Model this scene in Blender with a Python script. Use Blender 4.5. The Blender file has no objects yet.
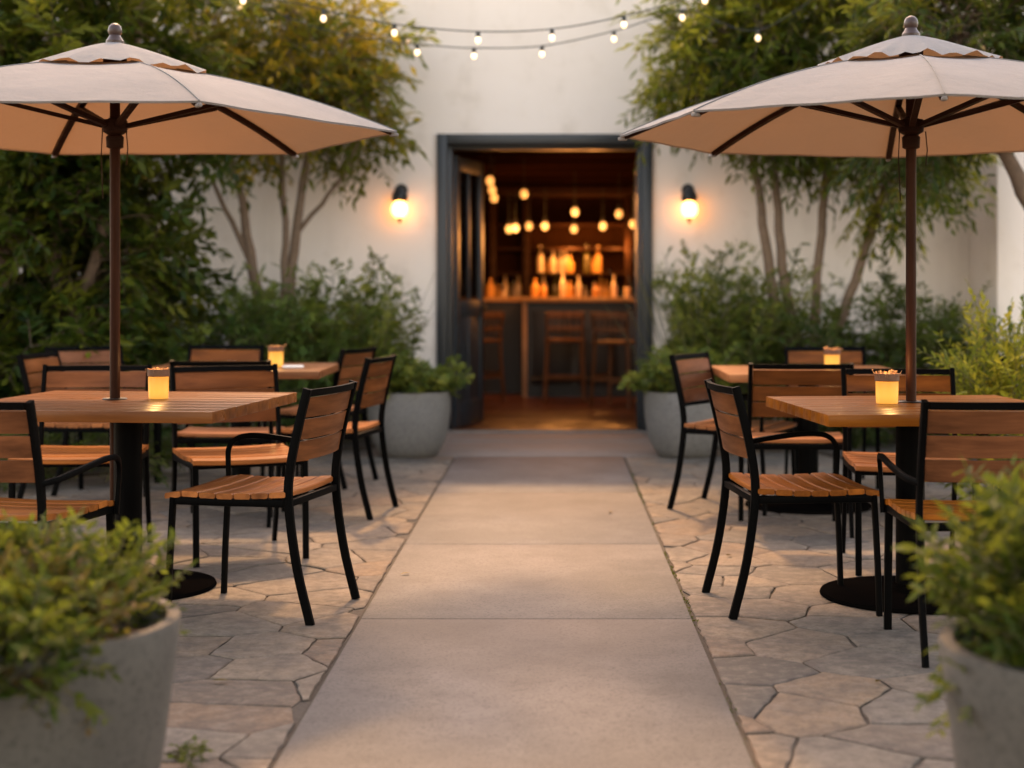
import bpy, bmesh, math, random
import numpy as np
from mathutils import Vector, Matrix

S = bpy.context.scene
COL = S.collection
R = math.radians
PI = math.pi

# ------------------------------------------------------------------ camera, sky, sun, exposure
CAM_H = 1.160
FPX = 1528.0
cam_d = bpy.data.cameras.new('camera')
cam = bpy.data.objects.new('camera', cam_d)
COL.objects.link(cam)
cam.location = (0, 0, CAM_H)
cam.rotation_euler = (R(90), 0, 0)
cam_d.sensor_width = 36.0
cam_d.lens = 36.0 * FPX / 1024.0
cam_d.shift_x = -41.0 / 1024.0
cam_d.shift_y = -92.0 / 1024.0
cam_d.clip_end = 400
cam_d.dof.use_dof = True
cam_d.dof.focus_distance = 5.45
cam_d.dof.aperture_fstop = 1.7
S.camera = cam

SUN_EL, SUN_AZ = 46.0, -7.0        # azimuth from +Y, positive towards +X
w = bpy.data.worlds.new('World')
S.world = w
w.use_nodes = True
nt = w.node_tree
bg = nt.nodes['Background']
sky = nt.nodes.new('ShaderNodeTexSky')
sky.sky_type = 'NISHITA'
sky.sun_disc = False
sky.sun_elevation = R(SUN_EL)
sky.sun_rotation = R(SUN_AZ)
sky.air_density = 1.0
sky.dust_density = 1.2
sky.ozone_density = 0.6
tint = nt.nodes.new('ShaderNodeMix')
tint.data_type = 'RGBA'
tint.blend_type = 'MULTIPLY'
tint.inputs[0].default_value = 1.0
tint.inputs[7].default_value = (1.0, 0.71, 0.51, 1)      # dusty evening air
nt.links.new(sky.outputs[0], tint.inputs[6])
nt.links.new(tint.outputs[2], bg.inputs[0])
bg.inputs[1].default_value = 0.15

sd = bpy.data.lights.new('sun', 'SUN')
sd.energy = 0.52
sd.angle = R(3.0)
sd.color = (1.0, 0.55, 0.22)
sun = bpy.data.objects.new('sun', sd)
COL.objects.link(sun)
sdir = Vector((math.sin(R(SUN_AZ)) * math.cos(R(SUN_EL)), math.cos(R(SUN_AZ)) * math.cos(R(SUN_EL)), math.sin(R(SUN_EL))))
sun.rotation_euler = sdir.to_track_quat('Z', 'Y').to_euler()
sun.location = (-4, 10, 8)

S.view_settings.view_transform = 'Standard'
S.view_settings.look = 'None'
S.view_settings.gamma = 1
S.view_settings.exposure = 3.02
S.cycles.use_denoising = True
S.cycles.max_bounces = 8
S.cycles.transparent_max_bounces = 8
S.cycles.sample_clamp_indirect = 6

# ------------------------------------------------------------------ tagging
def tag(o, label=None, cat=None, group=None, kind=None):
    if label: o['label'] = label
    if cat: o['category'] = cat
    if group: o['group'] = group
    if kind: o['kind'] = kind
    return o

def thing(name, label, cat, loc=(0, 0, 0), rz=0.0, group=None):
    o = bpy.data.objects.new(name, None)
    o.empty_display_size = 0.1
    COL.objects.link(o)
    o.location = loc
    o.rotation_euler = (0, 0, rz)
    return tag(o, label, cat, group)

def link(name, me, mat, parent=None):
    o = bpy.data.objects.new(name, me)
    if mat is not None:
        me.materials.append(mat)
    COL.objects.link(o)
    if parent is not None:
        o.parent = parent
    return o

def dup(root, loc, rz, label, group=None, skip=()):
    kids = {}
    for o in COL.objects:
        if o.parent is not None:
            kids.setdefault(o.parent, []).append(o)
    r = root.copy(); COL.objects.link(r)
    r.location = loc; r.rotation_euler = (0, 0, rz)
    r['label'] = label
    if group: r['group'] = group
    def rec(src, dst):
        for ch in kids.get(src, []):
            if ch in skip: continue
            c = ch.copy(); COL.objects.link(c); c.parent = dst
            rec(ch, c)
    rec(root, r)
    return r

# ------------------------------------------------------------------ mesh building
class MB:
    def __init__(s):
        s.v = []; s.f = []
    def add(s, vs, fs):
        n = len(s.v)
        s.v.extend([tuple(p) for p in vs])
        s.f.extend([tuple(i + n for i in f) for f in fs])
        return s
    def box(s, c, d, bev=0.0, rot=None):
        bm = bmesh.new()
        bmesh.ops.create_cube(bm, size=1)
        for v in bm.verts: v.co = Vector((v.co.x * d[0], v.co.y * d[1], v.co.z * d[2]))
        if bev > 0:
            bmesh.ops.bevel(bm, geom=list(bm.edges), offset=min(bev, min(d) * .45), segments=2, affect='EDGES', profile=.5)
        M = Matrix.Translation(c)
        if rot is not None: M = M @ rot
        bm.transform(M)
        bm.verts.index_update()
        s.add([v.co.copy() for v in bm.verts], [[v.index for v in f.verts] for f in bm.faces])
        bm.free(); return s
    def span(s, a, b, bev=0.0):
        return s.box([(a[i] + b[i]) / 2 for i in range(3)], [abs(b[i] - a[i]) for i in range(3)], bev)
    def tube(s, pts, rad, sides=8, sec=None, up=(0, 0, 1), smooth=0, cap=True):
        pts = [Vector(p) for p in pts]
        if not isinstance(rad, (list, tuple)): rad = [rad] * len(pts)
        rad = list(rad)
        if smooth: pts, rad = catmull(pts, rad, smooth)
        if sec is None: sec = [(math.cos(2 * PI * k / sides), math.sin(2 * PI * k / sides)) for k in range(sides)]
        m = len(sec); vs = []; U = None
        for i, p in enumerate(pts):
            t = (pts[min(i + 1, len(pts) - 1)] - pts[max(i - 1, 0)]).normalized()
            if U is None:
                ref = Vector(up)
                if abs(t.dot(ref)) > .98: ref = Vector((1, 0, 0)) if abs(t.x) < .9 else Vector((0, 1, 0))
                U = t.cross(ref).normalized()
            else:
                U = (U - t * U.dot(t)).normalized()
            V = t.cross(U)
            for a, b in sec: vs.append(p + (U * a + V * b) * rad[i])
        fs = []
        for i in range(len(pts) - 1):
            for k in range(m):
                k2 = (k + 1) % m
                fs.append((i * m + k, i * m + k2, (i + 1) * m + k2, (i + 1) * m + k))
        if cap:
            fs.append(tuple(range(m - 1, -1, -1)))
            fs.append(tuple((len(pts) - 1) * m + k for k in range(m)))
        return s.add(vs, fs)
    def lathe(s, prof, c=(0, 0, 0), n=32, closed=False):
        vs = []; fs = []; m = len(prof)
        for k in range(n):
            a = 2 * PI * k / n
            for r, z in prof: vs.append((c[0] + r * math.cos(a), c[1] + r * math.sin(a), c[2] + z))
        for k in range(n):
            k2 = (k + 1) % n
            for i in range(m if closed else m - 1):
                j = (i + 1) % m
                fs.append((k * m + i, k2 * m + i, k2 * m + j, k * m + j))
        return s.add(vs, fs)
    def sphere(s, c, r, n=20, sq=(1, 1, 1)):
        bm = bmesh.new()
        bmesh.ops.create_uvsphere(bm, u_segments=n, v_segments=max(8, n // 2), radius=r)
        for v in bm.verts: v.co = Vector((v.co.x * sq[0], v.co.y * sq[1], v.co.z * sq[2])) + Vector(c)
        bm.verts.index_update()
        s.add([v.co.copy() for v in bm.verts], [[v.index for v in f.verts] for f in bm.faces])
        bm.free(); return s
    def build(s, name, mat, parent=None, smooth=35.0, weld=True):
        me = bpy.data.meshes.new(name)
        me.from_pydata(s.v, [], s.f)
        if weld:
            bm = bmesh.new(); bm.from_mesh(me)
            bmesh.ops.remove_doubles(bm, verts=bm.verts, dist=1e-5)
            bmesh.ops.recalc_face_normals(bm, faces=bm.faces)
            bm.to_mesh(me); bm.free()
        if smooth:
            me.polygons.foreach_set('use_smooth', [True] * len(me.polygons))
            me.set_sharp_from_angle(angle=R(smooth))
        me.update()
        return link(name, me, mat, parent)

def catmull(pts, rad, n):
    P = [pts[0] * 2 - pts[1]] + pts + [pts[-1] * 2 - pts[-2]]
    out = []; ro = []
    for i in range(1, len(P) - 2):
        p0, p1, p2, p3 = P[i - 1], P[i], P[i + 1], P[i + 2]
        for k in range(n):
            t = k / n
            out.append(.5 * ((2 * p1) + (p2 - p0) * t + (2 * p0 - 5 * p1 + 4 * p2 - p3) * t * t + (3 * p1 - p0 - 3 * p2 + p3) * t ** 3))
            ro.append(rad[i - 1] * (1 - t) + rad[i] * t)
    out.append(pts[-1]); ro.append(rad[-1])
    return out, ro

def np_mesh(name, V, loops, totals, mat, parent=None, tintv=None, smooth=False):
    me = bpy.data.meshes.new(name)
    me.vertices.add(len(V)); me.vertices.foreach_set('co', V.astype(np.float32).ravel())
    me.loops.add(len(loops)); me.loops.foreach_set('vertex_index', loops.astype(np.int32))
    me.polygons.add(len(totals))
    starts = np.concatenate([[0], np.cumsum(totals)[:-1]])
    me.polygons.foreach_set('loop_start', starts.astype(np.int32))
    me.polygons.foreach_set('use_smooth', np.full(len(totals), smooth, dtype=bool))
    if tintv is not None:
        a = me.attributes.new('tint', 'FLOAT', 'POINT')
        a.data.foreach_set('value', tintv.astype(np.float32))
    me.update(calc_edges=True)
    me.validate()
    return link(name, me, mat, parent)

def nrm(a): return a / np.maximum(np.linalg.norm(a, axis=-1, keepdims=True), 1e-9)

def vtubes(P, Rr, sides):
    n, m, _ = P.shape
    T = np.empty_like(P)
    T[:, 1:-1] = P[:, 2:] - P[:, :-2]; T[:, 0] = P[:, 1] - P[:, 0]; T[:, -1] = P[:, -1] - P[:, -2]
    T = nrm(T)
    ref = np.where(np.abs(T[:, :1, 2:3]) > .9, np.array([1., 0, 0]), np.array([0, 0, 1.]))
    U = nrm(np.cross(T, np.broadcast_to(ref, T.shape))); Vv = np.cross(T, U)
    a = np.arange(sides) * 2 * PI / sides
    ring = P[:, :, None] + Rr[:, :, None, None] * (U[:, :, None] * np.cos(a)[None, None, :, None] + Vv[:, :, None] * np.sin(a)[None, None, :, None])
    V = ring.reshape(-1, 3)
    i = np.arange(m - 1)[:, None]; k = np.arange(sides)[None]
    k2 = (k + 1) % sides
    q = np.stack([i * sides + k, i * sides + k2, (i + 1) * sides + k2, (i + 1) * sides + k], -1).reshape(-1, 4)
    F = (q[None] + (np.arange(n) * m * sides)[:, None, None]).reshape(-1)
    return V, F

# leaf templates: (u along, v across, w up) and faces
LEAF_FINE = (np.array([(0, 0, 0), (.22, .38, .03), (.58, .44, .02), (1, 0, -.10), (.58, -.44, .02), (.22, -.38, .03), (.24, 0, -.02), (.6, 0, -.05)], float),
             [(0, 6, 1), (0, 5, 6), (1, 6, 7, 2), (6, 5, 4, 7), (2, 7, 3), (7, 4, 3)])
LEAF_LITE = (np.array([(0, 0, 0), (.42, .5, .03), (1, 0, -.08), (.42, -.5, .03)], float), [(0, 3, 2), (0, 2, 1)])

def leaf_arrays(P, A, N, L, W, tmpl):
    uvw, faces = tmpl
    Sd = nrm(np.cross(N, A)); N = np.cross(A, Sd)
    V = (P[:, None] + A[:, None] * (L[:, None] * uvw[None, :, 0])[..., None]
         + Sd[:, None] * (W[:, None] * uvw[None, :, 1])[..., None]
         + N[:, None] * (L[:, None] * uvw[None, :, 2])[..., None])
    m = len(uvw)
    lp = np.concatenate([np.array(f) for f in faces]); tot = np.array([len(f) for f in faces])
    n = len(P)
    loops = (lp[None] + (np.arange(n) * m)[:, None]).ravel()
    return V.reshape(-1, 3), loops, np.tile(tot, n), m

def twig_leaves(rng, B, D, ln, droop, k, leafL, leafW, ang, t0=.15, jit=.25, lift=.1, tint0=None):
    """k leaves along each twig; B,D (n,3), ln,droop (n)"""
    n = len(B)
    t = t0 + (1 - t0) * (np.arange(k) + .5)[None] / k + rng.normal(0, .03, (n, k))
    t = np.clip(t, 0.02, 1)
    P = B[:, None] + D[:, None] * (ln[:, None] * t)[..., None]
    P[..., 2] -= droop[:, None] * ln[:, None] * t * t
    T = np.repeat(D[:, None], k, 1).copy()
    T[..., 2] -= 2 * droop[:, None] * t
    T = nrm(T)
    up = np.array([0, 0, 1.]) + rng.normal(0, .45, (n, 1, 3))
    Sd = nrm(np.cross(T, np.broadcast_to(up, T.shape)))
    sg = np.where((np.arange(k) % 2) == 0, 1., -1.)[None, :, None]
    a = R(ang) * (1 + rng.normal(0, .2, (n, k, 1))) * (1 - .75 * (t[..., None] > .93))
    A = T * np.cos(a) + Sd * sg * np.sin(a) + rng.normal(0, jit, (n, k, 3)) * .5
    A[..., 2] += lift * rng.normal(.2, 1, (n, k))
    A = nrm(A)
    N = np.broadcast_to(up, A.shape) + rng.normal(0, .35, A.shape)
    L = leafL * rng.uniform(.65, 1.2, (n, k)) * (1 - .3 * (t - .5))
    W = leafW * rng.uniform(.75, 1.2, (n, k))
    tn = (tint0[:, None] if tint0 is not None else .5) + rng.normal(0, .12, (n, k))
    f = lambda x: x.reshape(-1, 3)
    return f(P), f(A), f(N), L.ravel(), W.ravel(), np.clip(tn, 0, 1).ravel()

def in_ell(rng, n, c, r, power=.5):
    d = nrm(rng.normal(size=(n, 3)))
    return np.array(c) + d * (rng.uniform(0, 1, (n, 1)) ** power) * np.array(r)

def plant(name, label, cat, base, seed, mats, blobs=(), stems=(), fronds=None, clusters=0, twigs=12, twig_len=.3,
          k=9, leaf=(.08, .025), ang=50, droop=.25, sigma=.16, fine=False, stem_parts='trunk', group=None, extra=None, upb=.35, clip=None, t0=.15):
    """a plant: Empty > trunk (limbs, branches, twigs) and crown (leaves). stems: world polylines with radii"""
    rng = np.random.default_rng(seed)
    wood, leafm = mats
    root = thing(name, label, cat, base, 0, group)
    b = np.array(base, float)
    VV = []; FF = []; nv = 0
    def addw(V, F):
        nonlocal nv
        VV.append(V); FF.append(F + nv); nv += len(V)
    nodes = []
    for pts, rads in stems:
        p, r = catmull([Vector(q) for q in pts], [q * 1.3 for q in rads], 5)
        P = np.array([tuple(q) for q in p]); P[1:-1] += rng.normal(0, .006, P[1:-1].shape)
        addw(*vtubes(P[None], np.array(r)[None], 8))
        nodes.append(P[len(P) // 4:])
    nodes = np.concatenate(nodes) if nodes else None
    Bs = []; Ds = []; Ls = []; Dr = []; Tn = []
    for (c, r, share) in blobs:
        nc = max(3, int(clusters * share))
        C = in_ell(rng, nc, c, r, .42)
        if clip is not None: C = C[clip(C)]
        nc = len(C)
        if nodes is not None:
            dd = np.linalg.norm(C[:, None] - nodes[None], axis=-1) + .8 * np.maximum(0, nodes[None, :, 2] - C[:, None, 2] + .05)
            s0 = nodes[np.argmin(dd, 1)]
            t = np.linspace(0, 1, 6)[None, :, None]
            mid = (s0 + C) / 2 + rng.normal(0, .07, C.shape); mid[:, 2] += .06
            P = s0[:, None] * (1 - t) ** 2 + 2 * mid[:, None] * t * (1 - t) + C[:, None] * t ** 2
            ln = np.linalg.norm(C - s0, axis=1)
            r0 = np.clip(.004 + .007 * ln, .004, .014)
            addw(*vtubes(P, r0[:, None] * np.linspace(1, .4, 6)[None], 5))
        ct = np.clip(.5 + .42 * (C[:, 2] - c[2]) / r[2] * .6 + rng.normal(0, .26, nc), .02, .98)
        rep = np.repeat(np.arange(nc), twigs)
        n = len(rep)
        B = C[rep] + rng.normal(0, sigma * .35, (n, 3))
        out = nrm((C[rep] - np.array(c)) / np.array(r))
        D = nrm(out * .75 + rng.normal(0, .75, (n, 3)) + np.array([0, 0, upb]))
        ln = twig_len * rng.uniform(.6, 1.3, n)
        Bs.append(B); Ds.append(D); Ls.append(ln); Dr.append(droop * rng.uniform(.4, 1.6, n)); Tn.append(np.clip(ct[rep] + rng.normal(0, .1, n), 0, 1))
    if fronds:
        for fr in fronds:
            c, rad, nf, length, dr, spread, sub = fr['c'], fr['r'], fr['n'], fr['len'], fr['droop'], fr['spread'], fr.get('sub', 10)
            a = rng.uniform(0, 2 * PI, nf); q = np.sqrt(rng.uniform(0, 1, nf))
            B = np.stack([c[0] + rad * q * np.cos(a), c[1] + rad * q * np.sin(a), np.full(nf, c[2])], 1)
            tilt = spread * (.15 + q) * rng.uniform(.6, 1.3, nf)
            a2 = a + rng.normal(0, .5, nf)
            D = nrm(np.stack([np.sin(tilt) * np.cos(a2), np.sin(tilt) * np.sin(a2), np.cos(tilt)], 1))
            ln = length * rng.uniform(.55, 1.1, nf)
            drr = dr * rng.uniform(.5, 1.5, nf)
            t = np.linspace(0, 1, 7)[None, :, None]
            P = B[:, None] + D[:, None] * ln[:, None, None] * t
            P[..., 2] -= (drr * ln)[:, None] * (t[..., 0] ** 2)
            addw(*vtubes(P, np.full((nf, 7), fr.get('rad', .004)) * np.linspace(1, .35, 7)[None], 4))
            ts = np.linspace(fr.get('t0', .2), .98, sub)[None] + rng.normal(0, .02, (nf, sub))
            SB = B[:, None] + D[:, None] * (ln[:, None] * ts)[..., None]
            SB[..., 2] -= (drr * ln)[:, None] * ts ** 2
            T = np.repeat(D[:, None], sub, 1).copy(); T[..., 2] -= 2 * drr[:, None] * ts; T = nrm(T)
            sd = nrm(np.cross(T, np.array([0, 0, 1.]) + rng.normal(0, .6, (nf, 1, 3))))
            sg = np.where(np.arange(sub) % 2 == 0, 1., -1.)[None, :, None]
            SD = nrm(T * .85 + sd * sg * .75 + rng.normal(0, .15, T.shape))
            sl = fr['sublen'] * rng.uniform(.6, 1.2, (nf, sub)) * (1.15 - .6 * ts)
            tn = np.repeat(rng.uniform(.1, .9, nf)[:, None], sub, 1) + .15 * (ts - .5)
            Bs.append(SB.reshape(-1, 3)); Ds.append(SD.reshape(-1, 3)); Ls.append(sl.ravel())
            Dr.append(rng.uniform(.0, .3, nf * sub)); Tn.append(np.clip(tn, 0, 1).ravel())
    B = np.concatenate(Bs); D = np.concatenate(Ds); ln = np.concatenate(Ls); dr = np.concatenate(Dr); tn = np.concatenate(Tn)
    if clip is not None:
        tipz = B + D * ln[:, None]
        kq = clip(B) & clip(tipz)
        B, D, ln, dr, tn = B[kq], D[kq], ln[kq], dr[kq], tn[kq]
    t = np.linspace(0, 1, 4)[None, :, None]
    P = B[:, None] + D[:, None] * ln[:, None, None] * t
    P[..., 2] -= (dr * ln)[:, None] * t[..., 0] ** 2
    addw(*vtubes(P, np.full((len(B), 4), .0028) * np.linspace(1, .4, 4)[None], 3))
    V = np.concatenate(VV) - b; F = np.concatenate(FF)
    np_mesh(stem_parts, V, F, np.full(len(F) // 4, 4), wood, root, smooth=True)
    LP, LA, LN, LL, LW, LT = twig_leaves(rng, B, D, ln, dr, k, leaf[0], leaf[1], ang, tint0=tn, t0=t0)
    keep = LP[:, 2] > .03
    LP, LA, LN, LL, LW, LT = [x[keep] for x in (LP, LA, LN, LL, LW, LT)]
    V, loops, tot, m = leaf_arrays(LP, LA, LN, LL, LW, LEAF_FINE if fine else LEAF_LITE)
    np_mesh('crown' if stem_parts == 'trunk' else 'foliage', V - b, loops, tot, leafm, root, np.repeat(LT, m))
    return root

# ------------------------------------------------------------------ materials
def mat(name):
    m = bpy.data.materials.new(name); m.use_nodes = True
    t = m.node_tree; p = t.nodes['Principled BSDF']
    return m, t, p

def N(t, typ, **kw):
    n = t.nodes.new(typ)
    for k, v in kw.items(): setattr(n, k, v)
    return n

def ramp(t, stops):
    r = t.nodes.new('ShaderNodeValToRGB')
    e = r.color_ramp.elements
    while len(e) < len(stops): e.new(.5)
    for x, (p, c) in zip(e, stops):
        x.position = p; x.color = (*c, 1)
    return r

def mixc(t, f, a, b, mode='MIX'):
    m = t.nodes.new('ShaderNodeMix'); m.data_type = 'RGBA'; m.blend_type = mode
    for sock, val in ((m.inputs[0], f), (m.inputs[6], a), (m.inputs[7], b)):
        if hasattr(val, 'links') or hasattr(val, 'is_linked'): t.links.new(val, sock)
        elif isinstance(val, (int, float)): sock.default_value = val
        else: sock.default_value = (*val, 1)
    return m.outputs[2]

def coords(t, kind='Object', scale=(1, 1, 1), rot=(0, 0, 0)):
    c = t.nodes.new('ShaderNodeTexCoord'); mp = t.nodes.new('ShaderNodeMapping')
    mp.inputs[3].default_value = scale; mp.inputs[2].default_value = rot
    t.links.new(c.outputs[kind], mp.inputs[0])
    return mp.outputs[0]

def noise(t, vec, scale, detail=4, rough=.55):
    n = t.nodes.new('ShaderNodeTexNoise'); n.inputs['Scale'].default_value = scale
    n.inputs['Detail'].default_value = detail; n.inputs['Roughness'].default_value = rough
    if vec is not None: t.links.new(vec, n.inputs[0])
    return n

def bump(t, p, h, strength, dist=.01):
    b = t.nodes.new('ShaderNodeBump'); b.inputs['Strength'].default_value = strength; b.inputs['Distance'].default_value = dist
    t.links.new(h, b.inputs['Height']); t.links.new(b.outputs[0], p.inputs['Normal'])
    return b

def simple(name, c, rough=.5, metal=0, var=.12, scale=20, bmp=0.0, spec=.5):
    m, t, p = mat(name)
    n = noise(t, coords(t), scale)
    t.links.new(mixc(t, n.outputs[0], tuple(x * (1 - var) for x in c), tuple(min(1, x * (1 + var)) for x in c)), p.inputs['Base Color'])
    p.inputs['Roughness'].default_value = rough; p.inputs['Metallic'].default_value = metal
    p.inputs['Specular IOR Level'].default_value = spec
    if bmp: bump(t, p, n.outputs[0], bmp)
    return m

def wood(name, dark, light, axis=0, grain=9.0, rough=.42, planks=0.0, coat=0.0, isl=(.72, 1.22)):
    """grain runs along local axis; planks = plank width across"""
    m, t, p = mat(name)
    sc = [22, 22, 22]; sc[axis] = 1.6
    v = coords(t, scale=sc)
    oi = t.nodes.new('ShaderNodeObjectInfo')
    add = N(t, 'ShaderNodeVectorMath', operation='ADD')
    t.links.new(v, add.inputs[0])
    mul = N(t, 'ShaderNodeMath', operation='MULTIPLY'); mul.inputs[1].default_value = 37.0
    t.links.new(oi.outputs['Random'], mul.inputs[0]); t.links.new(mul.outputs[0], add.inputs[1])
    n1 = noise(t, add.outputs[0], 1.0, 6, .62)
    n2 = noise(t, coords(t, scale=(1.3, 1.3, 1.3)), 2.0, 3)
    c = ramp(t, [(.28, dark), (.5, tuple((a + b) / 2 for a, b in zip(dark, light))), (.72, light)])
    t.links.new(n1.outputs[0], c.inputs[0])
    col = c.outputs[0]
    col = mixc(t, mixf(t, n2.outputs[0], .35, .7, 0, .45), col, tuple(x * .62 for x in dark))
    geo = t.nodes.new('ShaderNodeNewGeometry')
    hs = t.nodes.new('ShaderNodeHueSaturation')
    t.links.new(col, hs.inputs['Color'])
    t.links.new(mixf(t, oi.outputs['Random'], 0, 1, .88, 1.04), hs.inputs['Saturation'])
    vm = N(t, 'ShaderNodeMath', operation='MULTIPLY')
    t.links.new(mixf(t, geo.outputs['Random Per Island'], 0, 1, *isl), vm.inputs[0]); t.links.new(mixf(t, oi.outputs['Random'], 0, 1, 1.12, .86), vm.inputs[1])
    t.links.new(vm.outputs[0], hs.inputs['Value'])
    t.links.new(hs.outputs[0], p.inputs['Base Color'])
    t.links.new(mixf(t, n1.outputs[0], .3, .7, rough + .12, rough - .08), p.inputs['Roughness'])
    p.inputs['Coat Weight'].default_value = coat; p.inputs['Coat Roughness'].default_value = .25; p.inputs['Specular IOR Level'].default_value = .07
    bump(t, p, n1.outputs[0], .25, .002)
    return m

def mixf(t, v, a, b, c, d):
    mr = t.nodes.new('ShaderNodeMapRange')
    mr.inputs[1].default_value = a; mr.inputs[2].default_value = b; mr.inputs[3].default_value = c; mr.inputs[4].default_value = d
    t.links.new(v, mr.inputs[0])
    return mr.outputs[0]

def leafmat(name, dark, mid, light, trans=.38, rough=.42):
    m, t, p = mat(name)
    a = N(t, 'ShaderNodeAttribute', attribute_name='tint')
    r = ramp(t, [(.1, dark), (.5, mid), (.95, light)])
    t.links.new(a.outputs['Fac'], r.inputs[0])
    t.links.new(r.outputs[0], p.inputs['Base Color'])
    p.inputs['Roughness'].default_value = rough
    p.inputs['Specular IOR Level'].default_value = .14
    tr = t.nodes.new('ShaderNodeBsdfTranslucent')
    t.links.new(mixc(t, .6, r.outputs[0], (.32, .36, .04)), tr.inputs[0])
    mx = t.nodes.new('ShaderNodeMixShader'); mx.inputs[0].default_value = trans
    t.links.new(p.outputs[0], mx.inputs[1]); t.links.new(tr.outputs[0], mx.inputs[2])
    t.links.new(mx.outputs[0], t.nodes['Material Output'].inputs[0])
    return m

def emis(name, c, s, base=(.8, .8, .8)):
    m, t, p = mat(name)
    p.inputs['Base Color'].default_value = (*base, 1)
    p.inputs['Emission Color'].default_value = (*c, 1)
    p.inputs['Emission Strength'].default_value = s
    p.inputs['Roughness'].default_value = .3
    return m

def m_flag():
    m, t, p = mat('flagstone')
    v = coords(t, scale=(.86, 1.32, 1))
    wn = noise(t, v, 2.2, 2)
    add = N(t, 'ShaderNodeVectorMath', operation='MULTIPLY_ADD')
    t.links.new(wn.outputs['Color'], add.inputs[0]); add.inputs[1].default_value = (.12, .10, 0); t.links.new(v, add.inputs[2])
    wn2 = noise(t, v, 14, 2)
    add2 = N(t, 'ShaderNodeVectorMath', operation='MULTIPLY_ADD')
    t.links.new(wn2.outputs['Color'], add2.inputs[0]); add2.inputs[1].default_value = (.03, .03, 0); t.links.new(add.outputs[0], add2.inputs[2])
    de = N(t, 'ShaderNodeTexVoronoi', feature='DISTANCE_TO_EDGE', voronoi_dimensions='2D')
    ce = N(t, 'ShaderNodeTexVoronoi', feature='F1', voronoi_dimensions='2D')
    for x in (de, ce):
        x.inputs['Scale'].default_value = 3.15; x.inputs['Randomness'].default_value = .92
        t.links.new(add2.outputs[0], x.inputs[0])
    n1 = noise(t, v, 5, 6, .6); n2 = noise(t, v, 60, 4, .6); n3 = noise(t, v, .7, 3)
    sep = t.nodes.new('ShaderNodeSeparateColor'); t.links.new(ce.outputs['Color'], sep.inputs[0])
    stone = ramp(t, [(0, (.085, .079, .072)), (.25, (.155, .137, .117)), (.5, (.20, .165, .13)), (.75, (.215, .155, .112)), (1, (.12, .09, .07))])
    t.links.new(sep.outputs[0], stone.inputs[0])
    col = mixc(t, mixf(t, n1.outputs[0], .38, .66, 0, .75), stone.outputs[0], (.075, .068, .06))
    col = mixc(t, mixf(t, n2.outputs[0], .4, .7, 0, .5), col, (.20, .178, .15))
    col = mixc(t, mixf(t, n3.outputs[0], .4, .65, 0, .25), col, (.065, .056, .048))
    n5 = noise(t, v, 17, 4, .65)
    col = mixc(t, mixf(t, n5.outputs[0], .45, .68, 0, .6), col, (.082, .066, .052))
    jn = mixf(t, de.outputs['Distance'], .004, .014, 1, 0)
    jw = noise(t, v, 3.0, 2)
    jm = N(t, 'ShaderNodeMath', operation='MULTIPLY'); t.links.new(jn, jm.inputs[0]); t.links.new(mixf(t, jw.outputs[0], .3, .55, .35, .95), jm.inputs[1])
    col = mixc(t, jm.outputs[0], col, (.020, .017, .012))
    t.links.new(col, p.inputs['Base Color'])
    p.inputs['Roughness'].default_value = .75
    h = N(t, 'ShaderNodeMath', operation='MULTIPLY_ADD')
    t.links.new(mixf(t, de.outputs['Distance'], .0, .022, 0, 1), h.inputs[0]); h.inputs[1].default_value = .8; t.links.new(n1.outputs[0], h.inputs[2])
    h2 = N(t, 'ShaderNodeMath', operation='MULTIPLY_ADD'); t.links.new(n2.outputs[0], h2.inputs[0]); h2.inputs[1].default_value = .25; t.links.new(h.outputs[0], h2.inputs[2])
    bump(t, p, h2.outputs[0], .6, .014)
    return m

def m_concrete(name, a, b, c, sp=95, bmp=.25, rough=.7, big=1.3):
    m, t, p = mat(name)
    v = coords(t)
    n1 = noise(t, v, big, 5, .6); n2 = noise(t, v, sp, 3, .7); n3 = noise(t, v, 7, 5, .6); n4 = noise(t, v, 420, 2)
    col = mixc(t, mixf(t, n1.outputs[0], .35, .65, 0, 1), a, b)
    col = mixc(t, mixf(t, n3.outputs[0], .45, .75, 0, .6), col, c)
    col = mixc(t, mixf(t, n2.outputs[0], .50, .66, 0, .7), col, tuple(x * .5 for x in c))
    col = mixc(t, mixf(t, n4.outputs[0], .55, .68, 0, .45), col, tuple(min(1, x * 1.7) for x in a))
    t.links.new(col, p.inputs['Base Color'])
    p.inputs['Roughness'].default_value = rough
    h = N(t, 'ShaderNodeMath', operation='MULTIPLY_ADD'); t.links.new(n2.outputs[0], h.inputs[0]); h.inputs[1].default_value = .5; t.links.new(n3.outputs[0], h.inputs[2])
    bump(t, p, h.outputs[0], bmp, .006)
    return m

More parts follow.
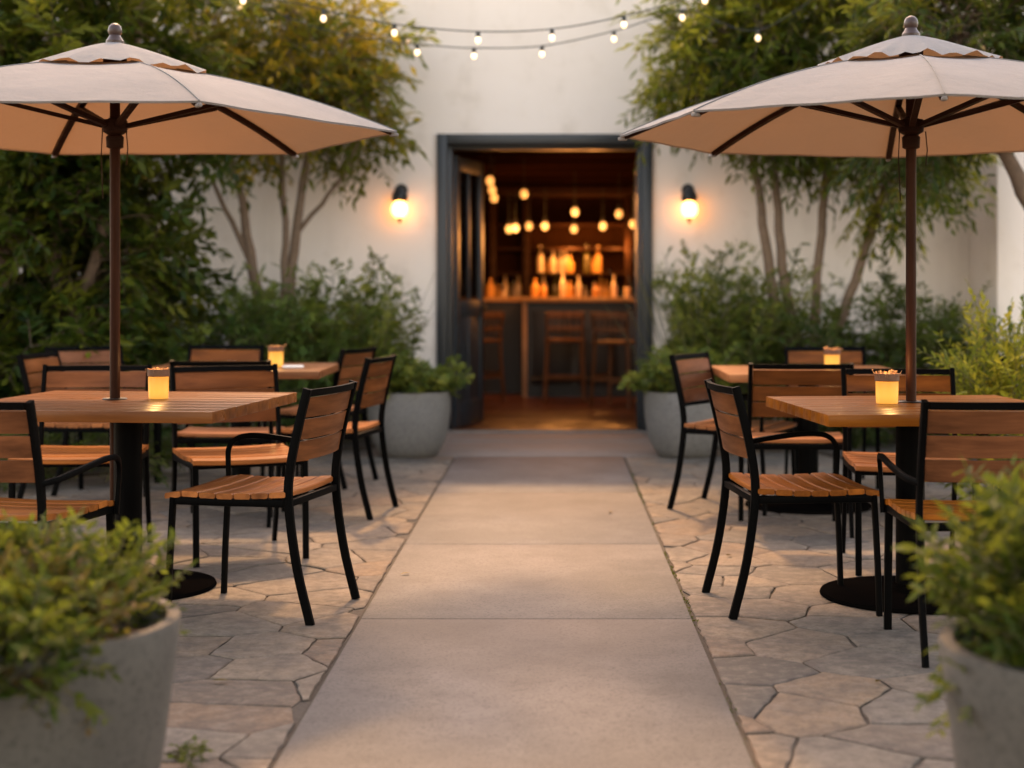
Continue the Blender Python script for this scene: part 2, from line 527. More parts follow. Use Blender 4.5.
def m_stucco():
    m, t, p = mat('stucco')
    n1 = noise(t, coords(t), .6, 5, .6); n2 = noise(t, coords(t), 3.5, 5, .6); n3 = noise(t, coords(t, scale=(4, 4, .35)), 1.0, 4, .6); n4 = noise(t, coords(t), 30, 3)
    col = mixc(t, mixf(t, n1.outputs[0], .38, .62, 0, 1), (.80, .725, .66), (.765, .685, .615))
    col = mixc(t, mixf(t, n2.outputs[0], .50, .75, 0, .5), col, (.69, .61, .525))
    col = mixc(t, mixf(t, n3.outputs[0], .56, .78, 0, .45), col, (.62, .545, .465))
    geo = t.nodes.new('ShaderNodeNewGeometry'); sp = t.nodes.new('ShaderNodeSeparateXYZ'); t.links.new(geo.outputs['Position'], sp.inputs[0])
    sm = N(t, 'ShaderNodeMath', operation='ADD'); t.links.new(mixf(t, sp.outputs[2], 0, .5, .55, 0), sm.inputs[0]); t.links.new(mixf(t, n2.outputs[0], .3, .7, -.3, .15), sm.inputs[1])
    mx = N(t, 'ShaderNodeMath', operation='MAXIMUM'); t.links.new(sm.outputs[0], mx.inputs[0]); mx.inputs[1].default_value = 0
    col = mixc(t, mx.outputs[0], col, (.40, .34, .28))          # browner and patchy towards the foot of the wall
    t.links.new(col, p.inputs['Base Color']); p.inputs['Roughness'].default_value = .88; p.inputs['Specular IOR Level'].default_value = .2
    h = N(t, 'ShaderNodeMath', operation='MULTIPLY_ADD'); t.links.new(n4.outputs[0], h.inputs[0]); h.inputs[1].default_value = .15; t.links.new(n2.outputs[0], h.inputs[2])
    bump(t, p, h.outputs[0], .22, .02)
    return m

def m_stone():
    m, t, p = mat('paving_stone')
    geo = t.nodes.new('ShaderNodeNewGeometry'); rnd = geo.outputs['Random Per Island']
    v = coords(t)
    off = N(t, 'ShaderNodeVectorMath', operation='SCALE'); off.inputs[0].default_value = (37, 53, 0); t.links.new(rnd, off.inputs['Scale'])
    ad = N(t, 'ShaderNodeVectorMath', operation='ADD'); t.links.new(v, ad.inputs[0]); t.links.new(off.outputs[0], ad.inputs[1]); v = ad.outputs[0]
    c = ramp(t, [(0, (.095, .083, .068)), (.18, (.185, .157, .120)), (.36, (.225, .172, .118)), (.52, (.145, .116, .087)), (.68, (.25, .178, .110)), (.84, (.19, .125, .076)), (1, (.125, .106, .084))])
    t.links.new(rnd, c.inputs[0])
    n1 = noise(t, v, 4, 6, .6); n2 = noise(t, v, 22, 5, .65); n3 = noise(t, v, 80, 3, .6)
    col = mixc(t, mixf(t, n1.outputs[0], .40, .64, 0, .65), c.outputs[0], (.098, .085, .073))
    col = mixc(t, mixf(t, n2.outputs[0], .48, .68, 0, .55), col, (.075, .063, .052))
    col = mixc(t, mixf(t, n2.outputs[0], .50, .34, 0, .35), col, (.27, .225, .18))
    col = mixc(t, mixf(t, n3.outputs[0], .5, .66, 0, .4), col, (.07, .06, .05))
    t.links.new(col, p.inputs['Base Color'])
    p.inputs['Roughness'].default_value = .78; p.inputs['Specular IOR Level'].default_value = .3
    h = N(t, 'ShaderNodeMath', operation='MULTIPLY_ADD'); t.links.new(n2.outputs[0], h.inputs[0]); h.inputs[1].default_value = .5; t.links.new(n1.outputs[0], h.inputs[2])
    bump(t, p, h.outputs[0], .6, .012)
    return m

def m_fabric():
    m, t, p = mat('canopy_fabric')
    v = coords(t)
    n = noise(t, v, 4.5, 5, .6); n2 = noise(t, coords(t, scale=(500, 500, 500)), 1, 1)
    col = mixc(t, n.outputs[0], (.24, .246, .243), (.275, .281, .277))
    t.links.new(col, p.inputs['Base Color'])
    p.inputs['Roughness'].default_value = .9; p.inputs['Specular IOR Level'].default_value = .15
    h = N(t, 'ShaderNodeMath', operation='MULTIPLY_ADD'); t.links.new(n2.outputs[0], h.inputs[0]); h.inputs[1].default_value = .05; t.links.new(n.outputs[0], h.inputs[2])
    b = bump(t, p, h.outputs[0], .5, .035)
    tr = t.nodes.new('ShaderNodeBsdfTranslucent'); tr.inputs[0].default_value = (.30, .142, .052, 1)
    mx = t.nodes.new('ShaderNodeMixShader'); mx.inputs[0].default_value = .26
    t.links.new(p.outputs[0], mx.inputs[1]); t.links.new(tr.outputs[0], mx.inputs[2])
    t.links.new(mx.outputs[0], t.nodes['Material Output'].inputs[0])
    return m

M = {}
M['flag'] = m_flag()
M['path'] = m_concrete('path_concrete', (.138, .124, .114), (.070, .064, .059), (.056, .051, .046))
M['apron'] = m_concrete('apron_concrete', (.235, .208, .186), (.20, .178, .16), (.16, .142, .127))
M['planter'] = m_concrete('planter_concrete', (.088, .082, .072), (.070, .065, .057), (.055, .051, .045), sp=60, bmp=.2, rough=.8, big=3)
M['stone'] = m_stone()
M['mortar'] = simple('mortar', (.085, .070, .053), .95, scale=50, bmp=.6, var=.45)
M['planter2'] = m_concrete('pale_planter_concrete', (.185, .172, .155), (.155, .145, .13), (.135, .125, .112), sp=60, bmp=.2, rough=.8, big=3)
M['grout'] = simple('grout', (.06, .05, .035), .9, scale=60, bmp=.4)
M['soil'] = simple('soil', (.045, .033, .022), .95, scale=40, bmp=.8, var=.4)
M['stucco'] = m_stucco()
M['frame'] = simple('door_paint', (.012, .0155, .019), .45, var=.2, scale=8)
M['basem'] = simple('table_base_paint', (.0035, .003, .0028), .8, scale=30, spec=0)
M['leafp'] = simple('door_leaf_paint', (.032, .040, .047), .4, var=.2, scale=8)
M['black'] = simple('black_metal', (.0016, .0015, .0015), .55, var=.2, scale=30, spec=.04)
M['iron'] = simple('dark_iron', (.007, .0066, .006), .5, var=.25, scale=30)
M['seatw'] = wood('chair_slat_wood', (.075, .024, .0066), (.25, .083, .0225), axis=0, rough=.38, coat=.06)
M['tablew_lit'] = wood('lit_table_wood', (.19, .060, .011), (.42, .145, .025), axis=0, rough=.32, coat=.14, isl=(.96, 1.04))  # lit copy of the table wood, stray sun put into the colour
M['seat_lit'] = wood('lit_seat_slat_wood', (.20, .060, .012), (.52, .175, .036), axis=0, rough=.36, coat=.08)  # brighter copy of the slat wood, sunlight on seats put into the colour
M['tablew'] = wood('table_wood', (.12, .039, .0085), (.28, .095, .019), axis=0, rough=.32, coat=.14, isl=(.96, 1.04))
M['polew'] = wood('pole_wood', (.016, .0048, .0018), (.045, .0135, .005), axis=2, rough=.45, coat=.0)
M['ribw'] = wood('rib_wood', (.02, .008, .004), (.045, .019, .010), axis=0, rough=.5)
M['finial'] = simple('finial_wood', (.042, .020, .013), .4, scale=10)
M['fabric'] = m_fabric()
M['cap'] = simple('pale_cap', (.20, .18, .165), .7)
M['bark'] = simple('bark', (.115, .075, .048), .85, scale=25, var=.45, bmp=.6)
M['bark2'] = simple('bark_pale', (.17, .115, .075), .85, scale=25, var=.45, bmp=.6)
M['twig'] = simple('green_stem', (.10, .09, .035), .8)
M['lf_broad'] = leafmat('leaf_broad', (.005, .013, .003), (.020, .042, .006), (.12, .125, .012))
M['lf_fine'] = leafmat('leaf_fine', (.020, .036, .006), (.095, .105, .012), (.48, .29, .018), .48)  # gold end of the ramp puts sun on the crown tips into leaf colour
M['lf_long'] = leafmat('leaf_long', (.012, .028, .004), (.065, .098, .010), (.36, .32, .024), .45)  # gold end of the ramp is sunlight painted into the leaves
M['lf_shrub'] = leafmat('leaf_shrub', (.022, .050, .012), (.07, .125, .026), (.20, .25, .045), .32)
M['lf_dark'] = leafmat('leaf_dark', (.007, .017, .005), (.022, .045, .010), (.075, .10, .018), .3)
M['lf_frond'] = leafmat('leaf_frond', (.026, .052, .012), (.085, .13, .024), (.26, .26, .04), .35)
M['lf_lime'] = leafmat('leaf_lime', (.008, .028, .004), (.027, .060, .007), (.085, .110, .012), .32, .42)
for q in ('lf_lime',): M[q].node_tree.nodes['Principled BSDF'].inputs['Roughness'].default_value = .6
M['lf_bright'] = leafmat('leaf_bright', (.06, .09, .008), (.24, .24, .018), (.55, .42, .035), .42)
M['lf_brown'] = leafmat('leaf_brown', (.05, .026, .009), (.10, .05, .016), (.16, .09, .028), .35)
M['amber'] = emis('amber_glass', (1.0, .44, .07), .10, (.6, .3, .05))
_t = M['amber'].node_tree; _p = _t.nodes['Principled BSDF']
_sp = _t.nodes.new('ShaderNodeSeparateXYZ'); _t.links.new(coords(_t), _sp.inputs[0])
_r = ramp(_t, [(0, (.70, .70, .70)), (.35, (1, 1, 1)), (.62, (.85, .85, .85)), (1, (.38, .38, .38))])     # glow of the flame inside the cup
_t.links.new(mixf(_t, _sp.outputs[2], 0, .085, 0, 1), _r.inputs[0])
_m = N(_t, 'ShaderNodeMath', operation='MULTIPLY'); _t.links.new(_r.outputs[0], _m.inputs[0]); _m.inputs[1].default_value = .105
_t.links.new(_m.outputs[0], _p.inputs['Emission Strength']); _p.inputs['Roughness'].default_value = .12
M['sconce_glass'] = emis('sconce_glass', (1.0, .36, .075), 1.7)
M['bulb'] = emis('bulb_glass', (1.0, .62, .26), .38)
M['pendant'] = emis('pendant_glass', (1.0, .36, .07), .21)
for k in ('bulb', 'pendant', 'amber'):
    M[k].cycles.emission_sampling = 'NONE'
M['wire'] = simple('black_wire', (.018, .02, .016), .6)
M['barwood'] = wood('bar_wood', (.022, .009, .004), (.05, .021, .009), axis=0, rough=.45)
M['barfront'] = simple('bar_front_paint', (.011, .009, .0075), .5, scale=6)
M['bartop'] = wood('bar_top_wood', (.45, .24, .11), (.7, .44, .23), axis=0, rough=.35)
M['infloor'] = wood('interior_floor', (.075, .022, .006), (.15, .048, .013), axis=0, rough=.28, coat=.2)
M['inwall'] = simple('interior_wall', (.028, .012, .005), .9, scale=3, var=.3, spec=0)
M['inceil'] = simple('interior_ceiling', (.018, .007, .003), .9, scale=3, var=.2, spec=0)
M['stoolw'] = wood('stool_wood', (.13, .052, .02), (.26, .112, .045), axis=2, rough=.5)
def glassy(name, c, rough=.15):
    m, t, p = mat(name)
    p.inputs['Base Color'].default_value = (*c, 1); p.inputs['Roughness'].default_value = rough
    p.inputs['Transmission Weight'].default_value = .35
    return m
M['amberb'] = glassy('amber_bottle', (.85, .45, .12)); M['greenb'] = glassy('dark_bottle', (.12, .10, .03)); M['clearb'] = glassy('clear_bottle', (.9, .72, .5))
M['paneg'] = glassy('door_glass', (.03, .03, .03), .04); M['paneg'].node_tree.nodes['Principled BSDF'].inputs['Transmission Weight'].default_value = .75
M['napkin'] = simple('white_paper', (.78, .75, .70), .8)

def px(x, y, Y):      # photo pixel + distance -> point, only used to read positions off the photo
    return ((x - 553) * Y / FPX, Y, CAM_H + (292 - y) * Y / FPX)

WALL_Y = 12.5
# ------------------------------------------------------------------ ground, path
def sheet(name, x0, x1, y0, y1, z, m, kind='structure'):
    b = MB(); b.add([(x0, y0, z), (x1, y0, z), (x1, y1, z), (x0, y1, z)], [(0, 1, 2, 3)])
    return tag(b.build(name, m, None, 0), kind=kind)
sheet('ground', -60, 60, -60, 80, 0, M['flag'])
sheet('path_bed', -.685, .497, -1, 10.66, .004, M['grout'])
pb = MB()
for y0, y1 in ((-1, 1.75), (1.75, 3.35), (3.35, 5.36), (5.36, 6.95), (6.95, 8.75), (8.75, 10.66)):
    pb.span((-.674, y0 + .004, .005), (.486, y1 - .004, .014), .003)
tag(pb.build('path', M['path']), kind='structure')
ab = MB()
ab.span((-.93, 10.672, .001), (.80, 11.6, .012), .003)
ab.span((-.93, 11.606, .001), (.80, 12.44, .012), .003)
tag(ab.build('pavement', M['apron']), kind='structure')
def stones(seed=8, sx=.35, sy=.27):
    rng = random.Random(seed); vs = []; fs = []
    def clip(poly, a, b, c):          # keep a*x+b*y<=c
        out = []
        for i in range(len(poly)):
            p, q = poly[i], poly[(i + 1) % len(poly)]
            dp, dq = a * p[0] + b * p[1] - c, a * q[0] + b * q[1] - c
            if dp <= 0: out.append(p)
            if dp * dq < 0:
                t = dp / (dp - dq); out.append((p[0] + (q[0] - p[0]) * t, p[1] + (q[1] - p[1]) * t))
        return out
    def domain(x0, x1, y0, y1):
        nx = int((x1 - x0) / sx) + 3; ny = int((y1 - y0) / sy) + 3
        P = {}
        for j in range(-1, ny):
            for i in range(-1, nx):
                ox = .5 * sx if j % 2 else 0
                P[i, j] = (x0 + i * sx + ox + rng.uniform(-.47, .47) * sx, y0 + j * sy + rng.uniform(-.42, .42) * sy)
        for (i, j), p in P.items():
            poly = [(p[0] - 1, p[1] - 1), (p[0] + 1, p[1] - 1), (p[0] + 1, p[1] + 1), (p[0] - 1, p[1] + 1)]
            for dj in range(-2, 3):
                for di in range(-3, 4):
                    q = P.get((i + di, j + dj))
                    if q is None or (di == 0 and dj == 0): continue
                    a, b = q[0] - p[0], q[1] - p[1]
                    l = math.hypot(a, b); a /= l; b /= l
                    poly = clip(poly, a, b, a * (p[0] + q[0]) / 2 + b * (p[1] + q[1]) / 2 - rng.uniform(.0018, .0055))
                    if not poly: break
                if not poly: break
            for a, b, c in ((-1, 0, -x0), (1, 0, x1), (0, -1, -y0), (0, 1, y1)):
                if poly: poly = clip(poly, a, b, c)
            if len(poly) < 3: continue
            A = sum(poly[k][0] * poly[(k + 1) % len(poly)][1] - poly[(k + 1) % len(poly)][0] * poly[k][1] for k in range(len(poly))) / 2
            if A < .006: continue
            pts = []                  # rough broken edges
            for k in range(len(poly)):
                u, v = poly[k], poly[(k + 1) % len(poly)]; L = math.hypot(v[0] - u[0], v[1] - u[1]); n = max(1, int(L / .045))
                for m in range(n):
                    f = m / n; w = .0 if m == 0 else .0045
                    pts.append((u[0] + (v[0] - u[0]) * f + rng.uniform(-w, w), u[1] + (v[1] - u[1]) * f + rng.uniform(-w, w)))
            cx = sum(q[0] for q in pts) / len(pts); cy = sum(q[1] for q in pts) / len(pts)
            h = .0115 + rng.uniform(-.002, .002); tx, ty = rng.uniform(-.006, .006), rng.uniform(-.006, .006)
            n = len(pts); b0 = len(vs)
            for ins, z in ((0, -.004), (0, -.0045 + 0), (.005, -.001), (.012, 0)):
                for q in pts:
                    d = math.hypot(q[0] - cx, q[1] - cy) or 1
                    f = max(.2, 1 - ins / d)
                    x, y = cx + (q[0] - cx) * f, cy + (q[1] - cy) * f
                    zz = .0005 if (ins == 0 and z == -.004) else h + z + tx * (x - cx) + ty * (y - cy)
                    vs.append((x, y, zz))
            for r_ in range(3):
                for k in range(n):
                    k2 = (k + 1) % n
                    fs.append((b0 + r_ * n + k, b0 + r_ * n + k2, b0 + (r_ + 1) * n + k2, b0 + (r_ + 1) * n + k))
            fs.append(tuple(b0 + 3 * n + k for k in range(n)))
    domain(-5.2, -.690, 1.2, 10.66); domain(.502, 5.2, 1.2, 10.66); domain(-5.2, -.94, 10.668, 12.44); domain(.81, 3.36, 10.668, 12.44)
    b = MB(); b.add(vs, fs)
    return tag(b.build('flagstone_pavement', M['stone'], None, 30, weld=False), kind='structure')
sheet('mortar_floor', -5.2, -.6855, 1.2, 12.44, .0022, M['mortar'])
sheet('mortar_floor', .4975, 5.2, 1.2, 12.44, .0022, M['mortar'])
stones()
def bed(name, pts, z=.035):
    rng = random.Random(3)
    b = MB(); n = len(pts)
    top = [(x, y, z) for x, y in pts]; bot = [(x, y, 0.002) for x, y in pts]
    b.add(top + bot, [tuple(range(n))] + [(i, n + i, n + (i + 1) % n, (i + 1) % n) for i in range(n)])
    return tag(b.build(name, M['soil'], None, 0), kind='structure')
bed('soil', [(-7.5, 12.49), (-7.5, 8.9), (-3.6, 8.9), (-2.75, 9.6), (-2.5, 10.6), (-1.35, 11.1), (-1.15, 12.49)])
bed('soil', [(1.0, 12.49), (1.15, 11.2), (1.9, 10.8), (2.3, 9.3), (3.38, 8.8), (3.38, 12.49)])

# ------------------------------------------------------------------ building
bld = thing('restaurant_building', 'pale stucco building with a wide dark framed doorway into a bar', 'building', (0, WALL_Y, 0))
OFF = Vector((0, WALL_Y, 0))
def bpart(b, name, m, parent=bld, smooth=35, off=OFF):
    b.v = [tuple(Vector(v) - off) for v in b.v]
    return b.build(name, m, parent, smooth)
H = 3.62
b = MB()
b.span((-9.5, WALL_Y, 0), (-.93, WALL_Y + .22, H)); b.span((.79, WALL_Y, 0), (9.5, WALL_Y + .22, H))
b.span((-.93, WALL_Y, 2.43), (.79, WALL_Y + .22, H))
bpart(b, 'wall', M['stucco'])
b = MB(); b.span((-9.5, WALL_Y + .22, 3.5), (9.5, 20, 3.62)); bpart(b, 'roof', M['inceil'])
b = MB()
b.span((-9.5, 19.85, 0), (9.5, 20, 3.5)); b.span((-9.5, WALL_Y + .22, 0), (-9.35, 19.85, 3.5)); b.span((9.35, WALL_Y + .22, 0), (9.5, 19.85, 3.5))
bpart(b, 'outer_wall', M['stucco'])
# bar room
X0, X1, Y1, ZC = -2.7, 2.7, 18.7, 2.62
b = MB()
b.span((X0 - .1, WALL_Y + .225, .0), (X0, Y1, ZC)); b.span((X1, WALL_Y + .225, 0), (X1 + .1, Y1, ZC)); b.span((X0 - .1, Y1, 0), (X1 + .1, Y1 + .1, ZC))
for k in range(14):      # wainscot battens on the back wall
    x = X0 + .2 + k * .4
    b.span((x, Y1 - .025, .1), (x + .05, Y1, ZC - .05))
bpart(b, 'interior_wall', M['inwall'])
b = MB(); b.span((X0, WALL_Y + .225, ZC), (X1, Y1, ZC + .1))
for k in range(5): b.span((X0, 13.4 + k * 1.15, ZC - .16), (X1, 13.52 + k * 1.15, ZC - .001))
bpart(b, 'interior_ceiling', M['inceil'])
b = MB()
nb = 24
for k in range(nb):
    y0 = WALL_Y + .0 + k * (Y1 - WALL_Y) / nb; y1 = y0 + (Y1 - WALL_Y) / nb - .003
    b.span((X0 if k else -.83, y0 if k else WALL_Y + .02, .0), (X1 if k else .69, y1, .022), .002)
bpart(b, 'interior_floor', M['infloor'])
b = MB(); b.span((-.93, 12.445, .0), (.79, 12.52, .03), .006); bpart(b, 'door_sill', M['apron'])
# frame
b = MB()
FX0, FX1, FT = -.949, .812, 2.452
for y0, y1, wd in ((12.455, 12.56, .085), (12.56, 12.70, .12)):
    b.span((FX0, y0, 0.031 if y0 < 12.5 else .023), (FX0 + wd, y1, FT), .006); b.span((FX1 - wd, y0, .031 if y0 < 12.5 else .023), (FX1, y1, FT), .006)
    b.span((FX0 + wd, y0 + .002, FT - wd), (FX1 - wd, y1 - .002, FT - .002), .006)
bpart(b, 'door_frame', M['frame'])
def door_leaf(hx, hy, dx, dy, flip):
    L = .80; ht = 2.27; th = .042
    o = bpy.data.objects.new('door', None); o.empty_display_size = .1; COL.objects.link(o); o.parent = bld
    o.location = (hx, hy - WALL_Y, .03); o.rotation_euler = (0, 0, math.atan2(dy, dx))
    b = MB(); st = .10
    b.span((0, -th / 2, 0), (st, th / 2, ht), .004); b.span((L - st, -th / 2, 0), (L, th / 2, ht), .004)
    for z0, z1 in ((0, .2), (.92, 1.06), (ht - .12, ht)): b.span((st, -th / 2 + .001, z0), (L - st, th / 2 - .001, z1), .004)
    for x in (st + (L - 2 * st) / 2,): b.span((x - .018, -th / 2 + .006, 1.06), (x + .018, th / 2 - .006, ht - .12), .003)
    b.span((L / 2 - .03, -th / 2 + .004, .2), (L / 2 + .03, th / 2 - .004, .92), .003)
    b.build('stile_frame', M['leafp'], o)
    b = MB(); b.span((st, -.010, .2), (L - st, .010, .92), .003); b.build('lower_panel', M['leafp'], o)
    b = MB(); b.span((st, -.004, 1.06), (L - st, .004, ht - .12)); b.build('glass_pane', M['paneg'], o)
    b = MB()
    for s in (-1, 1):
        b.tube([(L - .05, s * .02, 1.0), (L - .05, s * .065, 1.0)], .009, 10)
        b.tube([(L - .05, s * .062, 1.0), (L - .16, s * .062, 1.0)], .009, 10)
        b.box((L - .05, s * .024, 1.0), (.04, .006, .18), .002)
    b.build('handle', M['iron'], o)
    return o
door_leaf(-.825, 12.73, .20, .80, 1)
door_leaf(.715, 12.73, .03, .80, 1)

# side pier and dark gate beside it at the right
pier = thing('stucco_pier', 'pale stucco pier standing out from the wall behind the lime shrub', 'pier', (3.5, 12.1, 0))
b = MB(); b.span((3.40, 11.70, 0), (3.62, WALL_Y - .002, 3.55), .01); b.span((3.385, 11.685, 0), (3.635, WALL_Y - .003, .10), .008)
bpart(b, 'shaft', M['stucco'], pier, off=Vector((3.5, 12.1, 0)))
b = MB(); b.span((3.36, 11.66, 3.55), (3.66, WALL_Y - .002, 3.64), .01); bpart(b, 'coping', M['stucco'], pier, off=Vector((3.5, 12.1, 0)))
gate = thing('wooden_gate', 'dark boarded gate closing the gap beside the stucco pier', 'gate', (3.64, 11.95, 0))
b = MB()
for k in range(9): b.span((3.64 + k * .14, 11.93, .04), (3.64 + k * .14 + .134, 11.965, 2.7), .004)
bpart(b, 'boards', M['iron'], gate, off=Vector((3.64, 11.95, 0)))
for z in (.4, 2.2):
    b = MB(); b.span((3.64, 11.966, z), (4.9, 12.0, z + .12), .004); bpart(b, 'rail', M['iron'], gate, off=Vector((3.64, 11.95, 0)))

# ------------------------------------------------------------------ unseen porch roof, added to shade the near ground
porch = thing('shade_porch', 'unseen flat roofed timber porch added to shade the near path', 'porch', (0, 0, 0))
b = MB(); b.span((-2.9, -4.0, 2.86), (2.9, 3.45, 2.98), .01); b.build('roof', M['inceil'], porch)
for k in range(8):
    b = MB(); b.span((-2.8, -3.8 + k * 1.0, 2.70), (2.8, -3.7 + k * 1.0, 2.858), .006); b.build('beam', M['barwood'], porch)
for x in (-2.7, 2.7):
    for y in (-3.7, 2.2):
        b = MB(); b.span((x - .07, y - .07, 0), (x + .07, y + .07, 2.698), .008); b.build('post', M['barwood'], porch)

# ------------------------------------------------------------------ wall sconces
def lamp_point(name, loc, power, col, rad, parent=None):
    d = bpy.data.lights.new(name, 'POINT'); d.energy = power; d.color = col; d.shadow_soft_size = rad
    o = bpy.data.objects.new(name, d); COL.objects.link(o); o.location = loc
    if parent: o.parent = parent
    return o
def sconce(x, z, label):
    t = thing('wall_lamp', label, 'wall lamp', (x, WALL_Y, z), 0, 'wall lamps beside the doorway')
    b = MB(); b.lathe([(0, -.012), (.05, -.012), (.055, 0)], n=20)
    b.v = [(p[0], p[2] * 1.0 - .001, p[1] + .13) for p in b.v]
    b.build('back_plate', M['iron'], t)
    b = MB(); b.tube([(0, -.005, .13), (0, -.06, .155), (0, -.12, .15), (0, -.125, .11)], .012, 10, smooth=4); b.build('arm', M['iron'], t)
    b = MB(); b.lathe([(.0, .165), (.012, .162), (.018, .145), (.04, .128), (.062, .09), (.066, .05), (.060, .035), (.056, .05), (.0, .06)], (0, -.125, 0), 24); b.build('cap', M['iron'], t)
    b = MB(); b.sphere((0, -.125, -.03), .066, 24, (1, 1, 1.12)); b.build('globe', M['sconce_glass'], t)
    b = MB(); b.lathe([(0, -.145), (.009, -.138), (.012, -.12), (.022, -.108), (.026, -.094), (0, -.09)], (0, -.125, 0), 16); b.build('bottom_finial', M['iron'], t)
    return t
for x, lab in ((px(400, 0, 12.4)[0], 'lit round wall lamp with dark cap on the side of the golden airy tree'),
               (px(689, 0, 12.4)[0], 'lit round wall lamp with dark cap on the side of the long-leaved tree')):
    sconce(x, 1.86, lab)
for o in COL.objects:
    if o.name.startswith('globe'): o.visible_shadow = True

# ------------------------------------------------------------------ chairs
SEC = [(1.0, .45), (.8, .62), (-.8, .62), (-1.0, .45), (-1.0, -.45), (-.8, -.62), (.8, -.62), (1.0, -.45)]
def sec(a, b): return [(x * a, y * b / .62) for x, y in SEC]
def bow(x): return -.026 * (1 - (x / .23) ** 2)     # the back curves away between its posts
def chair_parts(root, arms):
    hw = .235
    for s in (-1, 1):
        b = MB(); b.tube([(s * hw, .245, 0), (s * hw, .238, .2), (s * (hw), .225, .43)], 1, sec=sec(.0095, .0125), smooth=3); b.build('leg', M['black'], root)
        b = MB(); b.tube([(s * hw, -.285, 0), (s * hw, -.235, .2), (s * hw, -.205, .42), (s * hw, -.213, .55), (s * hw, -.245, .70), (s * hw, -.275, .815)], 1, sec=sec(.0095, .0145), smooth=4)
        b.build('back_post', M['black'], root)
    b = MB()
    b.span((-hw + .012, .218, .405), (hw - .012, .238, .43), .003)
    b.span((-hw + .012, -.215, .405), (hw - .012, -.195, .43), .003)
    for s in (-1, 1): b.span((s * hw - .011, -.192, .404), (s * hw + .011, .216, .431), .003)
    b.build('seat_frame', M['black'], root)
    b = MB(); ns = 7; d = .455 / ns
    for k in range(ns):
        yc = -.20 + d * (k + .5); u = (k + .5) / ns
        dip = -.012 * math.sin(PI * u) + (-.010 if k == ns - 1 else 0)
        tilt = .05 * math.cos(PI * u) * -1 + (-.16 if k == ns - 1 else 0)
        wx = hw + .012
        vs = []; fs = []
        nx = 9
        for i in range(nx):
            x = -wx + 2 * wx * i / (nx - 1)
            zc = .450 + dip - .006 * (1 - (x / wx) ** 2)
            for (a, c) in ((-1, -.6), (-1, .6), (-.86, 1), (.86, 1), (1, .6), (1, -.6), (.86, -1), (-.86, -1)):
                vs.append((x, yc + a * (d / 2 - .003), zc + c * .010 + a * (d / 2) * tilt))
        for i in range(nx - 1):
            for q in range(8): fs.append((i * 8 + q, i * 8 + (q + 1) % 8, (i + 1) * 8 + (q + 1) % 8, (i + 1) * 8 + q))
        fs.append(tuple(range(8))); fs.append(tuple((nx - 1) * 8 + q for q in range(8)))
        b.add(vs, fs)
    b.build('seat', M['seat_lit'], root)
    def backbar(z0, z1, th, dy):
        vs = []; fs = []; nx = 13; wx = hw - .012
        def yb(z): return -.213 - .062 * max(0, (z - .55) / .265) ** 1.1
        for i in range(nx):
            x = -wx + 2 * wx * i / (nx - 1)
            for z, s in ((z0, -1), (z0, 1), (z0 + .004, 1.0), (z1 - .004, 1.0), (z1, .8), (z1, -.8)):
                vs.append((x, yb(z) + bow(x) + dy + s * th / 2, z))
        for i in range(nx - 1):
            for q in range(6): fs.append((i * 6 + q, i * 6 + (q + 1) % 6, (i + 1) * 6 + (q + 1) % 6, (i + 1) * 6 + q))
        fs.append(tuple(range(6))); fs.append(tuple((nx - 1) * 6 + q for q in range(6)))
        return vs, fs
    b = MB()
    for z0 in (.560, .637, .714): b.add(*backbar(z0, z0 + .0695, .016, .004))
    b.build('backrest', M['seatw'], root)
    b = MB(); b.add(*backbar(.788, .812, .022, .0)); b.build('top_rail', M['black'], root)
    for s in arms:
        b = MB()
        b.tube([(s * (hw + .002), -.215, .555), (s * (hw + .03), -.15, .565), (s * (hw + .045), -.02, .585), (s * (hw + .045), .12, .600), (s * (hw + .038), .20, .592),
                (s * (hw + .028), .235, .555), (s * (hw + .024), .238, .5), (s * (hw + .020), .232, .40)], 1, sec=sec(.0075, .0095), smooth=5)
        b.build('armrest', M['black'], root)

def chair_at(x, y, facing_deg, label, arms=(), group='slatted patio chairs', proto={}):
    """facing measured from +Y towards -X (Blender z rotation)"""
    key = tuple(arms)
    if key not in proto:
        t = thing('patio_chair', label, 'chair', (x, y, .011), R(facing_deg), group)
        chair_parts(t, arms); proto[key] = t
        return t
    return dup(proto[key], (x, y, .011), R(facing_deg), label, group)

Z = .014
chair_at(-1.065, 5.55, 78, 'slatted chair with one arm, back to the path, at the slightly turned table', (1,))
chair_at(.89, 5.63, -84, 'slatted chair with one curved arm, its back to the path, near the lime-leaved planter', (-1,))
chair_at(-1.38, 6.70, 205, 'armless chair behind the first chair, turned towards the path side of the big table', ())
chair_at(-1.63, 7.72, 2, 'armless chair seen squarely from behind, facing the rear table with the white napkin', ())
chair_at(-1.16, 7.98, 80, 'armless chair whose back faces the path at the rear table near the grey planter', ())
chair_at(-1.42, 9.2, 74, 'armless chair half hidden beyond the rear table, next to the planter bowl', ())
chair_at(-2.10, 9.38, 172, 'armless chair behind the rear table, its back top showing beside the candle', ())
chair_at(-2.72, 9.22, -140, 'chair with pinkish lit back turned sideways under the bushes by the rear table', ())
chair_at(-2.55, 8.35, -95, 'dark chair seen edge on between the umbrella pole and the rear table', ())
chair_at(-2.07, 6.72, 183, 'armless chair behind the umbrella pole with its back against the dark tree', ())
chair_at(-1.77, 4.98, -12, 'armchair cut by the picture edge behind the mossy bowl planter, seen from behind', (-1, 1))
chair_at(1.375, 4.96, 0, 'armchair seen from behind at the umbrella table, beside the lime planter', (-1, 1))
chair_at(1.17, 7.42, -2, 'armless chair seen from behind, facing the rear table with the flower-topped candle', ())
chair_at(.98, 8.16, -118, 'armchair angled at the corner of the rear table in front of the round planter', (-1, 1))
